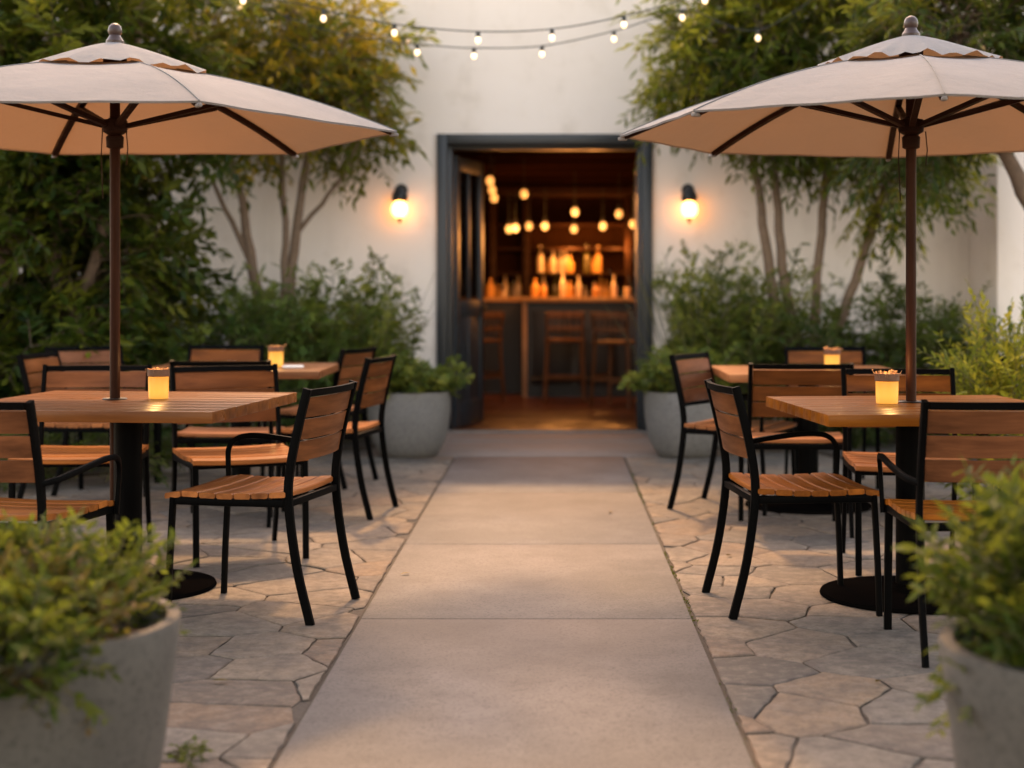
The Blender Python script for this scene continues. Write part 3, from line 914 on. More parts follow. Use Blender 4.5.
chair_at(1.66, 9.12, 178, 'armless chair on the far side of the rear table under the multi-stem tree', ())
chair_at(1.49, 6.42, 176, 'armless chair tucked behind the umbrella table, near the candle and pole', ())
chair_at(2.15, 8.22, 70, 'armchair side on beyond the umbrella pole, in front of dark shrubs', (-1, 1))

# ------------------------------------------------------------------ tables
def table(x, y, size, rz, label, hole=None, col=(0, 0)):
    t = thing('dining_table', label, 'table', (x, y, .011), rz, 'square wooden patio tables')
    b = MB(); n = 8; d = size / n; rng = random.Random(int(x * 100))
    for k in range(n):
        y0 = -size / 2 + k * d
        b.span((-size / 2 + .0, y0 + .0002, .692), (size / 2 - .0, y0 + d - .0002, .732 - rng.uniform(0, .0003)), .0012)
    b.build('table_top', M['tablew_lit'] if x > 0 else M['tablew'], t)
    b = MB(); b.tube([(col[0], col[1], .02), (col[0], col[1], .672)], .054, 24); b.build('column', M['black'], t)
    b = MB(); b.span((col[0] - .25, col[1] - .03, .672), (col[0] + .25, col[1] + .03, .690), .003); b.span((col[0] - .03, col[1] - .25, .6725), (col[0] + .03, col[1] + .25, .6905), .003)
    b.build('support_plate', M['black'], t)
    b = MB(); b.lathe([(0, 0), (.332, 0), (.338, .006), (.334, .016), (.30, .021), (.075, .026), (.06, .05), (0, .05)], (col[0], col[1], 0), 56); b.build('base', M['basem'], t)
    if hole is not None:
        b = MB(); b.lathe([(.026, .7325), (.046, .7325), (.048, .7345), (.044, .738), (.030, .738), (.026, .736)], (hole[0], hole[1], 0), 28, closed=True); b.build('pole_collar', M['iron'], t)
    return t
def loc2(tx, ty, rz, wx, wy):
    c, s = math.cos(-rz), math.sin(-rz); dx, dy = wx - tx, wy - ty
    return (c * dx - s * dy, s * dx + c * dy)
UL = (-1.700, 5.93); UR = (1.352, 5.77)
rzL, rzR = R(-6.5), R(5.0)
table(-1.645, 5.885, 1.05, rzL, 'square wooden table on a black pedestal, turned a little, under the hexagonal parasol', loc2(-1.645, 5.885, rzL, *UL), loc2(-1.645, 5.885, rzL, -1.650, 5.93))
table(1.36, 5.68, .94, rzR, 'square wooden table under the parasol with a corner seam facing the viewer', loc2(1.36, 5.68, rzR, *UR), loc2(1.36, 5.68, rzR, 1.35, 5.775))
table(-1.74, 8.52, 1.0, R(1), 'rear wooden table with a small white napkin beside its candle', None)
table(1.37, 8.20, .96, R(0), 'rear wooden table by the multi-stem tree, candle near its middle', None)
b = MB(); b.box((0, 0, .004), (.115, .09, .008), .002); b.box((.004, .002, .0095), (.10, .08, .003), .001)
o = b.build('napkin', M['napkin']); o.location = (px(293, 364, 8.45)[0], 8.45, .7435); o.rotation_euler = (0, 0, .2)
tag(o, 'small folded white napkin lying by the candle on the rear table', 'napkin')

# ------------------------------------------------------------------ candles
def candle(x, y, label, r=.040, h=.085, flowers=False, seed=1):
    t = thing('candle_holder', label, 'candle', (x, y, .7435), 0, 'amber candle cups on the tables')
    b = MB(); b.lathe([(0, .0), (r * .92, .0), (r * .95, .003), (r, h), (r * .93, h), (r * .9, .012), (0, .012)], n=28); b.build('glass_cup', M['amber'], t)
    b = MB()
    b.lathe([(r * 1.0, h + .001), (r * 1.06, h + .004), (r * 1.06, h + .030), (r * .96, h + .030), (r * .96, h + .001)], n=28, closed=True)
    b.build('rim_band', M['bandm'], t)
    rr = random.Random(seed); b = MB()
    for k in range(46 if flowers else 30):
        a = rr.uniform(0, 2 * PI); q = r * rr.uniform(.45, 1.12); z = h + .026 + rr.uniform(0, .004)
        e = (q * math.cos(a) * 1.15 + rr.uniform(-.01, .01), q * math.sin(a) * 1.15 + rr.uniform(-.01, .01), z + rr.uniform(.003, .014 if flowers else .007))
        b.tube([(q * math.cos(a), q * math.sin(a), z - .012), e], [.0014, .0008], 5)
        if rr.random() < .3: b.sphere(e, rr.uniform(.002, .0042), 8)
    b.build('dried_trim', M['trim'], t)
    lamp_point('candle_glow', (0, 0, h + .06), .16, (1, .55, .18), .02, t)
    return t
M['bandm'] = simple('brown_band', (.12, .05, .022), .6, scale=60, var=.4)
M['trim'] = simple('dried_flowers', (.20, .11, .06), .9, scale=80, var=.5)
candle(px(158.5, 0, 5.98)[0], 5.98, 'amber candle cup with brown rim on the table beside the left parasol pole', seed=2)
candle(px(887, 0, 5.72)[0], 5.72, 'amber candle cup with dried twigs on the table beside the right parasol pole', .043, .082, True, 3)
candle(px(276, 0, 8.5)[0], 8.5, 'amber candle cup next to the white napkin on the rear table', .042, .085, False, 4)
candle(px(832, 0, 8.3)[0], 8.3, 'amber candle cup topped with dried flowers on the rear table before the multi-stem tree', .042, .075, True, 5)

# ------------------------------------------------------------------ parasols
def parasol(x, y, n, rot, label, zt=2.125, zh=1.785, Rr=1.095, seed=1):
    t = thing('patio_parasol', label, 'parasol', (x, y, .011), 0, 'cream parasols over the tables')
    rng = random.Random(seed)
    def zprof(r):
        u = r / Rr
        return zh + (zt - .075 - zh) * (1 - u) + .035 * math.sin(PI * u) - .012 * u ** 6
    def ring(r, a):      # a in sector units from 0..n ; straight between the ribs with a little sag
        k = math.floor(a); f = a - k
        a0 = rot + 2 * PI * k / n; a1 = rot + 2 * PI * (k + 1) / n
        p0 = Vector((math.cos(a0), math.sin(a0))); p1 = Vector((math.cos(a1), math.sin(a1)))
        p = p0.lerp(p1, f) * r
        sag = 4 * f * (1 - f)
        pull = 1 - .008 * sag * (r / Rr) ** 3          # hem curves in a touch
        return p * pull, sag
    b = MB(); ns, nr = 10, 14; vs = []; fs = []
    rad = [.24 + (Rr - .24) * i / nr for i in range(nr + 1)]
    A = n * ns
    for r in rad:
        for q in range(A):
            p, sag = ring(r, q / ns)
            z = zprof(r) - .008 * sag * math.sin(PI * min(1, r / Rr)) + .0015 * math.sin(q * 1.7 + r * 9) * (r / Rr) * (sag > .1)
            vs.append((p.x, p.y, z))
    for i in range(nr):
        for q in range(A): fs.append((i * A + q, i * A + (q + 1) % A, (i + 1) * A + (q + 1) % A, (i + 1) * A + q))
    # folded hem: a short drop at the rim
    base = nr * A
    for q in range(A):
        v = vs[base + q]; vs.append((v[0] * .997, v[1] * .997, v[2] - .007))
    for q in range(A): fs.append((base + q, base + (q + 1) % A, base + A + (q + 1) % A, base + A + q))
    b.add(vs, fs); can = b.build('canopy', M['fabric'], t, 60)
    # seams along the ribs
    b = MB()
    for k in range(n):
        a = rot + 2 * PI * k / n
        pts = [(r * math.cos(a), r * math.sin(a), zprof(r) + .0015) for r in rad]
        b.tube(pts, .0022, 6)
    b.build('seam', M['fabric'], can)
    # vent flap
    b = MB(); vs = []; fs = []; rv = .355; nv = 8
    for i in range(nv + 1):
        r = .035 + (rv - .035) * i / nv
        for q in range(A):
            p, sag = ring(r, q / ns)
            p = p.normalized() * (p.length * .5 + r * .5)
            wob = (i / nv) ** 3 * (.008 * math.cos(q / ns * 2 * PI * 3.0 + seed) + .006 * math.sin(q * .9 + seed * 2))
            vs.append((p.x, p.y, zt - .006 - .118 * (r / rv) ** 1.3 + wob))
    for i in range(nv):
        for q in range(A): fs.append((i * A + q, i * A + (q + 1) % A, (i + 1) * A + (q + 1) % A, (i + 1) * A + q))
    b.add(vs, fs); b.build('vent_flap', M['fabric'], can, 60)
    b = MB(); b.tube([(0, 0, .06), (0, 0, zt - .02)], .0195, 20); b.build('pole', M['polew'], t)
    b = MB(); b.lathe([(.0, zt - .012), (.034, zt - .012), (.034, zt - .002), (.028, zt + .006), (.022, zt + .016), (.0205, zt + .020), (.0245, zt + .026), (.0265, zt + .036), (.026, zt + .044), (.0225, zt + .055), (.014, zt + .063), (.006, zt + .0665), (0, zt + .067)], n=24)
    b.build('finial', M['finial'], t)
    zhub = zh - .015
    b = MB(); b.lathe([(.021, zhub - .065), (.032, zhub - .06), (.034, zhub - .02), (.026, zhub - .012), (.046, zhub), (.05, zhub + .03), (.046, zhub + .045), (.028, zhub + .05), (.021, zhub + .055)], n=24)
    hub = b.build('hub', M['ribw'], t)
    b = MB(); b.lathe([(.021, zt - .10), (.045, zt - .095), (.045, zt - .06), (.021, zt - .055)], n=24); b.build('top_notch', M['ribw'], t)
    S4 = [(1, .7), (1, -.7), (-1, -.7), (-1, .7)]
    for k in range(n):
        a = rot + 2 * PI * k / n; ca, sa = math.cos(a), math.sin(a)
        pts = [(r * ca, r * sa, zprof(r) - .016) for r in [.04] + [.15 + (Rr - .17) * i / 8 for i in range(9)]]
        b = MB(); b.tube(pts, .0125, sec=S4); b.build('rib', M['ribw'], t)
        rs = .56
        b = MB(); b.tube([(.04 * ca, .04 * sa, zhub + .022), (rs * ca, rs * sa, zprof(rs) - .032)], .0115, sec=S4); b.build('strut', M['ribw'], t)
        b = MB(); b.box((0, 0, 0), (.036, .018, .014), .005, Matrix.Rotation(a, 4, 'Z'))
        b.v = [(v[0] + (Rr - .012) * ca, v[1] + (Rr - .012) * sa, v[2] + zprof(Rr) - .014) for v in b.v]
        b.build('rib_tip', M['cap'], t)
    b = MB(); b.tube([(-.045, -.01, zhub + .02), (-.05, -.012, zhub - .1), (-.043, -.012, zhub - .26)], .0022, 6); b.tube([(.05, -.02, zhub + .0), (.056, -.022, zhub - .07), (.05, -.022, zhub - .13)], .0022, 6)
    b.build('pull_cord', M['ribw'], t)
    return t
parasol(UL[0], UL[1], 6, 0.0, 'cream hexagonal parasol on a brown pole over the tilted table', seed=1)
parasol(UR[0], UR[1], 8, R(172), 'cream eight-ribbed parasol on a brown pole, corner seam turned to the viewer', zt=2.125, zh=1.768, Rr=1.105, seed=4)

# ------------------------------------------------------------------ planters
def planter(x, y, r, h, label, prof='bowl'):
    t = thing('planter', label, 'planter', (x, y, .011), 0, 'round concrete planters')
    if prof == 'bowl':
        pr = [(0, 0), (r * .60, 0), (r * .66, .008), (r * .76, h * .10), (r * .87, h * .26), (r * .95, h * .46), (r * .99, h * .68), (r, h * .85), (r * .995, h * .97), (r * .99, h), (r * .92, h), (r * .905, h * .985), (r * .89, h * .8), (0, h * .8)]
    else:
        pr = [(0, 0), (r * .80, 0), (r * .83, .01), (r * .90, h * .35), (r * .965, h * .75), (r, h * .975), (r * .99, h), (r * .92, h), (r * .905, h * .985), (r * .89, h * .84), (0, h * .84)]
    b = MB(); b.lathe(pr, n=64); b.build('bowl', M['planter'] if prof != 'bowl' else M['planter2'], t, 40)
    b = MB(); b.lathe([(0, h * .88), (r * .5, h * .875), (r * .895, h * .86)], n=40); b.build('soil', M['soil'], t)
    return t
planter(-1.17, 3.33, .35, .435, 'big grey concrete bowl planter cut by the lower edge, full of mossy green growth', 'tub')
planter(1.135, 3.05, .355, .445, 'big grey concrete planter holding lime leaves, cut by the picture edge', 'tub')
planter(-1.01, 10.72, .292, .455, 'round grey concrete planter beside the open door leaf')
planter(.93, 10.72, .292, .455, 'round grey concrete planter behind the angled armchair')

# ------------------------------------------------------------------ plants
W = M['bark'], M['lf_broad']
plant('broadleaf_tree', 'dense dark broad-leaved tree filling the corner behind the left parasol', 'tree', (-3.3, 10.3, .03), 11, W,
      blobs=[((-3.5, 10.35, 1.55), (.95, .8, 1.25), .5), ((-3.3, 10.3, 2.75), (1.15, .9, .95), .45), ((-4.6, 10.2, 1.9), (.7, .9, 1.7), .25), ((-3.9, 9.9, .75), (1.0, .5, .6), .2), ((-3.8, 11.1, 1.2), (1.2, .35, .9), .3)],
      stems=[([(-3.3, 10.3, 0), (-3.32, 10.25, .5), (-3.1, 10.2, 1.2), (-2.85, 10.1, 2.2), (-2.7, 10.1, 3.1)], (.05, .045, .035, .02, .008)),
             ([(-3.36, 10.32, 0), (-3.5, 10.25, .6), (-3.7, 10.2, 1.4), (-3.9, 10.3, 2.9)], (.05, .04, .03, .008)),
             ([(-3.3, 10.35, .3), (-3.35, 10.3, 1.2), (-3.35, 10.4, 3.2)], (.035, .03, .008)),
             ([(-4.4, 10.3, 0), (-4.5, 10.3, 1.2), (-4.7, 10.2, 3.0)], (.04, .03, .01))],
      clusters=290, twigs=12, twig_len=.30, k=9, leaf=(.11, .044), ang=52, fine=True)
plant('slender_tree', 'airy multi-stem tree with fine sunlit golden tips in front of the pale wall', 'tree', (-2.08, 11.75, .03), 12, (M['bark2'], M['lf_fine']),
      blobs=[((-1.95, 11.7, 2.95), (.85, .55, .65), .42), ((-2.4, 11.6, 2.55), (.5, .5, .45), .15), ((-1.56, 11.7, 2.5), (.36, .4, .40), .12), ((-2.3, 11.5, 3.4), (.9, .6, .5), .22), ((-.75, 10.7, 6.2), (1.15, .8, .8), .34)],  # last blob is an unseen high crown added to dapple the near path
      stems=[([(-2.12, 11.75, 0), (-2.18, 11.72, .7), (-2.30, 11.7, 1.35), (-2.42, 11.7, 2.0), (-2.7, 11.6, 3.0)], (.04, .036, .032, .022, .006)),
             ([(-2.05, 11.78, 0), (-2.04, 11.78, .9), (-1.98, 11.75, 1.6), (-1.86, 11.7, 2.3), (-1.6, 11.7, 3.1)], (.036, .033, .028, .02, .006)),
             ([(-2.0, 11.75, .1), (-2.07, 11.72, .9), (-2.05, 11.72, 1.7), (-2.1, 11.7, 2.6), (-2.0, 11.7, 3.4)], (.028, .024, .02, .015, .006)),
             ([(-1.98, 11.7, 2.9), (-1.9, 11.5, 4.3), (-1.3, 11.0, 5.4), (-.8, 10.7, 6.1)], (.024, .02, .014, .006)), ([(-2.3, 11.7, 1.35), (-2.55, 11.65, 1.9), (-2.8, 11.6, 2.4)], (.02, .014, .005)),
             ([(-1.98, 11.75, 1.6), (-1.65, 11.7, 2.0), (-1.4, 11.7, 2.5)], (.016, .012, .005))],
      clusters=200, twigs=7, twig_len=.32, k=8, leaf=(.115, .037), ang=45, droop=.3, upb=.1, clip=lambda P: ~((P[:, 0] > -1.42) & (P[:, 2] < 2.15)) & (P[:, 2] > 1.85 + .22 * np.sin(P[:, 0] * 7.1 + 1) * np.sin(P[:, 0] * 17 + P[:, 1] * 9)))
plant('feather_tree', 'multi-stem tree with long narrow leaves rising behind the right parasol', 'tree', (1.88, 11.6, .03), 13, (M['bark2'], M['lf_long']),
      blobs=[((1.75, 11.45, 2.85), (.9, .6, .75), .5), ((1.25, 11.4, 3.05), (.5, .45, .6), .2), ((1.75, 11.35, 2.45), (.6, .4, .3), .14), ((2.55, 11.2, 2.3), (.42, .42, .7), .2), ((1.9, 11.3, 3.5), (1.0, .6, .4), .22), ((.75, 10.6, 6.2), (1.0, .8, .8), .26)],  # last blob, unseen above the view, is added to shade the near path
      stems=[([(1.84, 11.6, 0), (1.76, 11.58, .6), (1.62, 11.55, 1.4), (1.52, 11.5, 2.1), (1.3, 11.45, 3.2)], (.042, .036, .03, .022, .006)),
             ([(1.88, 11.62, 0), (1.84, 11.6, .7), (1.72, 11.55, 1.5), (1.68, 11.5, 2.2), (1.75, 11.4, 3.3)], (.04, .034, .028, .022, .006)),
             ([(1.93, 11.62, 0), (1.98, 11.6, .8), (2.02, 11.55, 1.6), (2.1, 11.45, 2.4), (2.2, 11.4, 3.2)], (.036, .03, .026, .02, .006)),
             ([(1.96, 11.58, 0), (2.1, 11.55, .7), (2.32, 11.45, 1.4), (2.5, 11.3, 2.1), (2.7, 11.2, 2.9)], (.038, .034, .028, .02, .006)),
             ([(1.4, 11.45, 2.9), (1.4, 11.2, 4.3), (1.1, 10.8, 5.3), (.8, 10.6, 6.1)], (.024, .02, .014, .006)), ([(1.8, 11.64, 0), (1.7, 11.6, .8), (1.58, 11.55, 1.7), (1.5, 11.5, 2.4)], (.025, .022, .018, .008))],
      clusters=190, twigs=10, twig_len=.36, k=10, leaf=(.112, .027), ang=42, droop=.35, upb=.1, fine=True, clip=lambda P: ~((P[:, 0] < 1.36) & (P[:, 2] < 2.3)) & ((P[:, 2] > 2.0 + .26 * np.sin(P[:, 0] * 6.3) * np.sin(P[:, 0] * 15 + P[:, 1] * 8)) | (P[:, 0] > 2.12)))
plant('corner_tree', 'dark leaning tree whose branch comes in at the picture edge behind the parasol', 'tree', (3.45, 9.6, .03), 14, (M['bark'], M['lf_dark']),
      blobs=[((2.65, 9.6, 2.75), (.75, .6, .55), .5), ((3.4, 9.5, 3.0), (.8, .7, .7), .4), ((2.4, 9.7, 2.35), (.35, .3, .45), .12)],
      stems=[([(3.45, 9.6, 0), (3.35, 9.6, .8), (3.1, 9.6, 1.5), (2.85, 9.6, 2.0), (2.55, 9.6, 2.7)], (.06, .055, .048, .036, .01)),
             ([(3.35, 9.6, .8), (3.45, 9.55, 1.8), (3.5, 9.5, 3.1)], (.04, .03, .01))],
      clusters=130, twigs=11, twig_len=.30, k=10, leaf=(.105, .026), ang=45, droop=.35, upb=.05, fine=True)
plant('soft_shrub', 'mid green shrub mass below the airy tree, behind the rear table', 'shrub', (-2.35, 11.2, .03), 21, (M['twig'], M['lf_shrub']),
      blobs=[((-2.5, 11.2, .65), (.6, .5, .65), .5), ((-1.95, 11.15, .6), (.45, .45, .55), .35), ((-2.9, 10.75, .5), (.4, .4, .5), .25)],
      stems=[([(-2.4, 11.2, 0), (-2.45, 11.2, .6)], (.02, .008)), ([(-2.0, 11.2, 0), (-1.95, 11.15, .5)], (.02, .008)), ([(-2.8, 10.8, 0), (-2.9, 10.75, .5)], (.02, .008))],
      clusters=150, twigs=11, twig_len=.22, k=10, leaf=(.062, .020), ang=48, droop=.35, upb=.5, stem_parts='stems')
plant('feathery_shrub', 'feathery shrub with arching tips against the wall below the round lamp by the door leaf', 'shrub', (-1.5, 11.7, .03), 22, (M['twig'], M['lf_frond']),
      fronds=[dict(c=(-1.62, 11.65, .05), r=.32, n=150, len=1.42, droop=.16, spread=.36, sub=16, sublen=.22)], k=10, leaf=(.056, .018), ang=42, clip=lambda P: P[:, 0] < -.98, stem_parts='stems')
plant('feathery_shrub', 'tall feathery shrub against the wall under the round lamp, behind the right planter', 'shrub', (1.27, 11.75, .03), 23, (M['twig'], M['lf_frond']),
      fronds=[dict(c=(1.33, 11.72, .05), r=.34, n=170, len=1.50, droop=.10, spread=.34, sub=16, sublen=.23)], k=10, leaf=(.056, .017), ang=42, clip=lambda P: P[:, 0] > .84 + .06 * np.sin(P[:, 2] * 9), stem_parts='stems')
plant('dark_shrub', 'low dark shrub between the multi-stem tree and the stucco pier', 'shrub', (2.6, 11.5, .03), 24, (M['twig'], M['lf_dark']),
      blobs=[((2.55, 11.5, .62), (.6, .45, .6), .6), ((2.05, 11.2, .45), (.45, .4, .45), .35), ((3.0, 11.3, .5), (.3, .4, .5), .2)],
      stems=[([(2.6, 11.5, 0), (2.55, 11.5, .6)], (.02, .008)), ([(2.1, 11.2, 0), (2.05, 11.2, .5)], (.02, .008))],
      clusters=130, twigs=11, twig_len=.24, k=9, leaf=(.075, .024), ang=48, droop=.3, upb=.5, stem_parts='stems')
plant('lime_shrub', 'sunlit lime green shrub beside the umbrella table in front of the pier', 'shrub', (2.45, 7.9, .0), 25, (M['twig'], M['lf_bright']),
      blobs=[((2.45, 7.9, .56), (.40, .36, .45), 1)], stems=[([(2.45, 7.9, 0), (2.45, 7.9, .5)], (.02, .008))],
      clusters=60, twigs=11, twig_len=.24, k=11, leaf=(.06, .017), ang=45, droop=.1, upb=1.0, fine=True, stem_parts='stems')
plant('low_fern', 'low ferny growth on the ground behind the chair under the dark tree', 'fern', (-2.95, 9.2, .03), 26, (M['twig'], M['lf_dark']),
      fronds=[dict(c=(-2.95, 9.35, .03), r=.4, n=60, len=.6, droop=.4, spread=.9, sub=12, sublen=.14), dict(c=(-3.6, 9.2, .03), r=.4, n=50, len=.6, droop=.4, spread=.9, sub=12, sublen=.14)], k=8, leaf=(.045, .014), ang=45, stem_parts='stems')
plant('planter_fern', 'feathery fern spilling from the round planter towards the open door leaf', 'fern', (-1.01, 10.72, .40), 31, (M['twig'], M['lf_frond']),
      fronds=[dict(c=(-1.01, 10.72, .40), r=.17, n=80, len=.42, droop=.32, spread=.58, sub=12, sublen=.12)], k=9, leaf=(.048, .015), ang=42, stem_parts='stems')
plant('planter_fern', 'feathery fern spilling from the round planter in front of the tall feathery shrub', 'fern', (.93, 10.72, .40), 32, (M['twig'], M['lf_frond']),
      fronds=[dict(c=(.93, 10.72, .40), r=.17, n=84, len=.46, droop=.32, spread=.58, sub=12, sublen=.12)], k=9, leaf=(.048, .015), ang=42, stem_parts='stems')
# big near planters
plant('planter_shrub', 'low green and brown mounded plant in the big planter at the lower corner', 'plant', (-1.17, 3.33, .39), 33, (M['twig'], M['lf_lime']),
      blobs=[((-1.17, 3.33, .46), (.32, .32, .10), .7), ((-1.34, 3.3, .53), (.18, .2, .12), .3), ((-1.10, 2.97, .42), (.14, .05, .07), .14)], clusters=95, twigs=9, twig_len=.095, k=10, leaf=(.036, .014), ang=52, droop=.1, upb=.9, sigma=.1, fine=True, stem_parts='stems')
plant('planter_undergrowth', 'dry brown sprigs among the green mound in the big corner planter', 'plant', (-1.17, 3.33, .385), 35, (M['twig'], M['lf_brown']),
      blobs=[((-1.15, 3.2, .45), (.24, .25, .10), 1)], clusters=50, twigs=8, twig_len=.08, k=9, leaf=(.03, .012), ang=52, droop=.1, upb=.9, sigma=.1, fine=True, stem_parts='stems')
plant('planter_shrub', 'lime leafy plant overflowing the planter in front of the armchair', 'plant', (1.135, 3.05, .39), 34, (M['twig'], M['lf_lime']),
      blobs=[((1.13, 3.08, .56), (.32, .32, .22), 1)], clusters=95, twigs=9, twig_len=.13, k=10, leaf=(.046, .015), ang=50, droop=.15, upb=.8, sigma=.1, fine=True, stem_parts='stems')
plant('weed', 'small grassy weed growing in the paving joint by the corner planter', 'weed', (px(184, 760, 3.72)[0], 3.72, 0), 36, (M['twig'], M['lf_lime']),
      fronds=[dict(c=(px(184, 760, 3.72)[0], 3.72, .0), r=.025, n=16, len=.10, droop=.4, spread=1.0, sub=5, sublen=.03, rad=.0012, t0=.4)], k=4, leaf=(.022, .005), ang=30, stem_parts='stems')

rm = np.random.default_rng(77)
nm = 900
yy = rm.uniform(3.6, 10.4, nm); keep = np.sin(yy * 2.3) + np.sin(yy * 5.9 + 1) + rm.normal(0, .6, nm) > .3; yy = yy[keep]
P_ = np.stack([.493 + rm.normal(0, .006, len(yy)), yy, np.full(len(yy), .006)], 1)
A_ = nrm(rm.normal(0, 1, P_.shape) + np.array([0, 0, .9])); L_ = rm.uniform(.006, .014, len(yy))
V, lp, tot, m = leaf_arrays(P_, A_, rm.normal(0, 1, P_.shape), L_, L_ * .5, LEAF_LITE)
tag(np_mesh('moss', V, lp, tot, M['lf_lime'], None, np.full(len(yy) * m, .4)), 'moss and tiny weeds along the joint of the concrete path', 'moss', None, 'stuff')
rl = random.Random(12)
for i, (lx, ly, lab) in enumerate(((px(222, 688, 4.4)[0], 4.48, 'curled dry leaf lying on the flagstones near the mossy corner planter'), (px(880, 690, 4.4)[0], 4.46, 'dry leaf lying on the flagstones before the lime planter'),
                                   (.30, 7.9, 'dry leaf lying on the far part of the concrete path'), (-.58, 6.2, 'dry leaf lying at the path edge beside the one-armed chair'), (.75, 6.6, 'dry leaf lying on the flagstones between the two right tables'))):
    A_ = rl.uniform(0, 6.28); L_ = rl.uniform(.035, .055)
    V, lp, tot, m = leaf_arrays(np.zeros((1, 3)), np.array([[math.cos(A_), math.sin(A_), 0.05]]), np.array([[.15, .1, 1.]]), np.array([L_]), np.array([L_ * .5]), LEAF_FINE)
    o = np_mesh('fallen_leaf', V, lp, tot, M['lf_brown'], None, np.full(m, rl.random())); o.location = (lx, ly, .022)
    tag(o, lab, 'leaf', 'fallen leaves on the paving')

# ------------------------------------------------------------------ string lights
def string_light(pts, bulbs, Y, label, thick=.0042):
    t = thing('string_lights', label, 'string lights', (0, Y, 2.8), 0, 'strings of bulbs above the path')
    P = [Vector(px(x, y, Y)) - Vector((0, Y, 2.8)) for x, y in pts]
    b = MB(); b.tube(P, thick, 6, smooth=8); wire = b.build('wire', M['wire'], t)
    Pc, _ = catmull(P, [1] * len(P), 12)
    for bx in bulbs:
        tx = (bx - 553) * Y / FPX
        c = min(Pc, key=lambda q: abs(q.x - tx))
        b = MB(); b.lathe([(0, .004), (.012, .002), (.014, -.012), (.013, -.034), (0, -.034)], (c.x, c.y, c.z), 12); so = b.build('socket', M['wire'], t)
        b = MB(); b.sphere((c.x, c.y, c.z - .055), .0175, 16, (1, 1, 1.25)); b.build('bulb', M['bulb'], so)
    return t
string_light([(120, -60), (243, -8), (300, 4), (341, 14), (400, 25), (478, 31.5), (552, 29), (624, 16), (681, 0), (760, -30), (860, -80)], (243, 322, 394, 479, 552, 625, 702), 9.6,
             'upper string of small warm bulbs sagging across the wall above the doorway')
string_light([(180, -30), (300, 22), (380, 40), (439, 46), (474, 48), (542, 46), (614, 31), (655, 18), (690, 10), (758, 30), (840, -20)], (416, 474, 542, 614, 682, 758), 10.4,
             'lower string of small warm bulbs running into the long-leaved tree')

# ------------------------------------------------------------------ inside the bar
bar = thing('bar_counter', 'long bar counter with pale wooden top and dark panelled front', 'bar counter', (-.3, 16.5, .022))
o3 = Vector((-.3, 16.5, .022))
b = MB(); b.span((-.34, 16.45, 1.05), (2.69, 17.15, 1.10), .006); b.span((-1.6, 17.155, 1.05), (-.30, 17.6, 1.10), .006); bpart(b, 'counter_top', M['bartop'], bar, off=o3)
b = MB(); b.span((-.28, 16.55, .022), (2.68, 17.1, 1.05)); b.span((-1.55, 17.2, .022), (-.29, 17.55, 1.05))
for k in range(6): b.span((-.22 + k * .5, 16.53, .15), (.20 + k * .5, 16.549, .95), .006)
bpart(b, 'front', M['barfront'], bar, off=o3)
b = MB(); b.span((-.33, 16.5, .022), (-.282, 17.12, 1.05), .004); bpart(b, 'end_post', M['bartop'], bar, off=o3)
b = MB(); b.tube([(-.25, 16.42, .22), (2.6, 16.42, .22)], .02, 12); bpart(b, 'foot_rail', M['iron'], bar, off=o3)

shelf = thing('back_shelf', 'dark wooden back shelf full of bottles behind the bar counter', 'shelf', (.3, 18.4, .022))
o4 = Vector((.3, 18.4, .022))
for x in (-.72, -.32, .9, 2.2):
    b = MB(); b.span((x - .04, 18.15, .022), (x + .04, 18.68, 2.3), .004); bpart(b, 'upright', M['barwood'], shelf, off=o4)
b = MB()
for z in (1.02, 1.36, 1.66, 1.95):
    for xa, xb in ((-.68, -.36), (-.28, .86), (.94, 2.16)): b.span((xa, 18.2, z), (xb, 18.67, z + .03), .003)
bpart(b, 'board', M['barwood'], shelf, off=o4)
b = MB(); b.span((-1.05, 18.12, 2.302), (2.25, 18.68, 2.42), .006); bpart(b, 'cornice', M['barwood'], shelf, off=o4)

def lathe_obj(name, prof, m, parent=None, n=14):
    b = MB(); b.lathe(prof, n=n); return b.build(name, m, parent)
BOT = [(0, 0), (.036, 0), (.038, .008), (.038, .16), (.032, .19), (.014, .215), (.0125, .28), (.015, .283), (.015, .297), (0, .298)]
SQB = [(0, 0), (.045, 0), (.048, .01), (.048, .12), (.03, .145), (.015, .155), (.015, .19), (.018, .192), (.018, .205), (0, .206)]
GLS = [(0, 0), (.03, 0), (.032, .004), (.038, .11), (.035, .11), (.029, .012), (0, .012)]
protos = {}
rg = random.Random(5)
def put(kind, x, y, z):
    if kind not in protos:
        if kind == 'glass':
            o = lathe_obj('drinking_glass', GLS, M['clearb']); tag(o, 'drinking glass standing behind the bar counter', 'glass', 'glasses behind the bar')
        else:
            m = {'tall': M['amberb'], 'dark': M['greenb'], 'squat': M['amberb'], 'clear': M['clearb']}[kind]
            lab = {'tall': 'tall amber bottle on the back shelf behind the bar', 'dark': 'dark wine bottle on the back shelf behind the bar', 'squat': 'squat amber spirit bottle behind the bar', 'clear': 'clear pale bottle on the back shelf behind the bar'}[kind]
            o = lathe_obj('bottle', SQB if kind == 'squat' else BOT, m); tag(o, lab, 'bottle', kind + ' bottles behind the bar')
        protos[kind] = o
    else:
        o = protos[kind].copy(); COL.objects.link(o)
    o.location = (x, y, z); s = rg.uniform(.62, 1.12); o.scale = (s, s, s); o.rotation_euler = (0, 0, rg.uniform(0, 6))
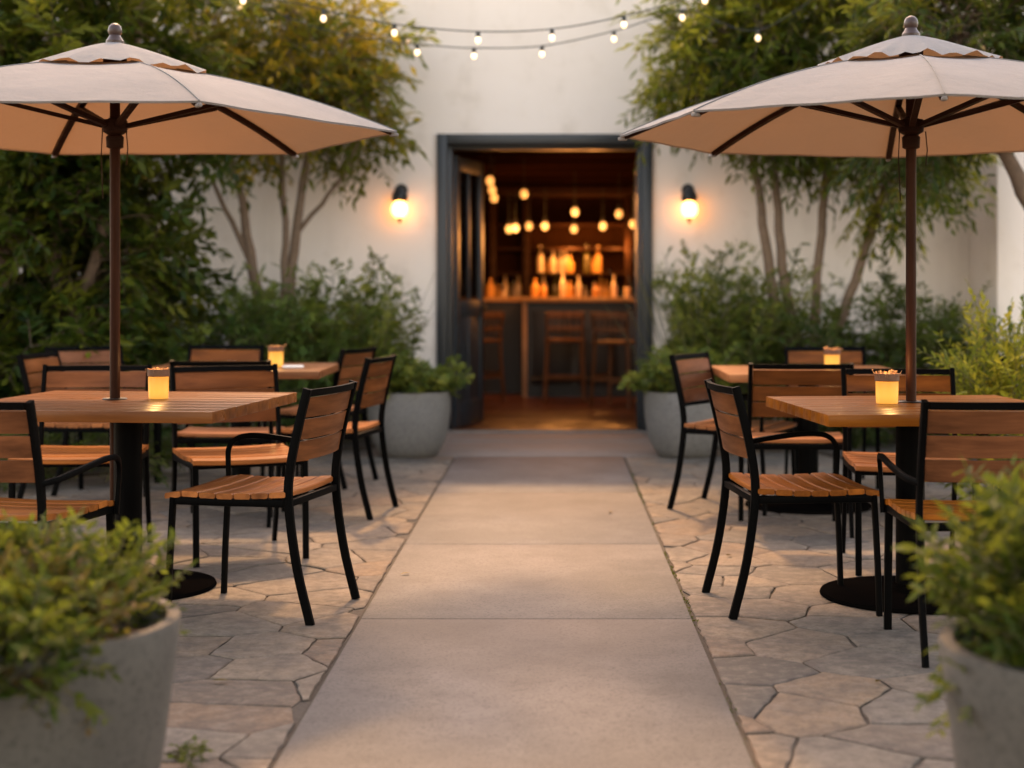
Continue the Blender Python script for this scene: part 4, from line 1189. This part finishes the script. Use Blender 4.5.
for z, spans in ((1.05, ((-.66, -.4), (-.22, .80), (1.0, 2.1))), (1.39, ((-.15, .24), (.30, .60), (1.1, 1.9)))):
    for xa, xb in spans:
        x = xa
        while x < xb:
            if rg.random() < .93: put(rg.choice(['tall', 'dark', 'squat', 'clear', 'glass', 'squat', 'clear']), x, 18.38 + rg.uniform(-.10, .12), z)
            x += rg.uniform(.04, .11)
x = -.2
while x < 1.3:
    put(rg.choice(['glass', 'squat', 'tall', 'glass', 'clear']), x, 17.0 + rg.uniform(-.08, .06), 1.10); x += rg.uniform(.05, .22)
x = -1.1
while x < -.4:
    put(rg.choice(['glass', 'squat', 'clear']), x, 17.4 + rg.uniform(-.06, .06), 1.10); x += rg.uniform(.1, .18)

def stool(x, y, rz, label, proto=[]):
    if proto: return dup(proto[0], (x, y, .022), rz, label, 'wooden bar stools')
    t = thing('bar_stool', label, 'bar stool', (x, y, .022), rz, 'wooden bar stools'); proto.append(t)
    for sx in (-1, 1):
        b = MB(); b.tube([(sx * .20, .19, 0), (sx * .17, .17, .62)], .019, 10); b.build('leg', M['stoolw'], t)
        b = MB(); b.tube([(sx * .21, -.21, 0), (sx * .18, -.18, .62), (sx * .185, -.23, .93)], .019, 10, smooth=4); b.build('back_post', M['stoolw'], t)
    b = MB(); b.box((0, 0, .635), (.42, .40, .035), .012); b.build('seat', M['stoolw'], t)
    b = MB()
    for z, h in ((.90, .07), (.76, .045)): b.box((0, -.205 - (z - .7) * .12, z), (.36, .02, h), .006)
    for k in range(5): b.box((-.12 + .06 * k, -.203, .80), (.014, .012, .2), .003)
    b.build('backrest', M['stoolw'], t)
    b = MB()
    for z in (.22,): b.box((0, .183, z), (.36, .022, .03), .005); b.box((0, -.2, z + .05), (.38, .022, .03), .005)
    for sx in (-1, 1): b.box((sx * .195, 0, .30), (.022, .37, .028), .005)
    b.build('stretcher', M['stoolw'], t)
    return t
stool(.12, 15.95, 0, 'wooden bar stool standing straight at the middle of the counter')
stool(.66, 15.25, R(-28), 'wooden bar stool turned aside next to the slim door leaf')
stool(-.80, 15.75, R(40), 'wooden bar stool half hidden behind the glazed door leaf')

def pendant(x, y, z, label, proto=[], size=1.0):
    if proto:
        t = dup(proto[0], (x, y, z), 0, label, 'hanging bulbs in the bar')
    else:
        t = thing('pendant_lamp', label, 'pendant lamp', (x, y, z), 0, 'hanging bulbs in the bar'); proto.append(t)
        b = MB(); b.sphere((0, 0, 0), .038, 16, (1, 1, 1.2)); b.build('bulb', M['pendant'], t)
        b = MB(); b.lathe([(0, .10), (.018, .098), (.024, .05), (.02, .045), (0, .045)], n=12); b.build('socket', M['iron'], t)
        b = MB(); b.tube([(0, 0, .1), (0, 0, .42)], .004, 6); b.build('cord', M['wire'], t)
    return t
PL = [(490, 181, 14.2), (492, 190, 15.2), (494, 198, 15.6), (524, 194, 15.4), (509, 229, 16.9), (515.5, 228, 16.6), (529, 226, 17.2), (545, 226, 16.6), (575, 212, 15.6), (574, 229, 16.8), (603, 226, 16.6), (619, 214, 15.8), (633, 224, 16.4)]
for i, (x, y, Y) in enumerate(PL):
    p = px(x, y, Y); pendant(*p, 'glowing bare bulb hanging from the ceiling over the bar')
lb = [(575, 226, 15.3, 11), (545, 232, 16.3, 10), (603, 232, 16.3, 10), (512, 235, 16.4, 9), (570, 246, 18.05, 24), (620, 246, 18.05, 16), (600, 268, 16.95, 9), (550, 268, 16.95, 9), (493, 225, 16.5, 7), (565, 236, 15.2, 9), (598, 200, 14.2, 9)]  # some sit under pendants, the rest are added fill for bottles, counter, stools
for x, y, Y, pw in lb:
    p = px(x, y, Y); lamp_point('pendant_and_fill_glow', p, pw * .155, (1, .36, .075), .06)
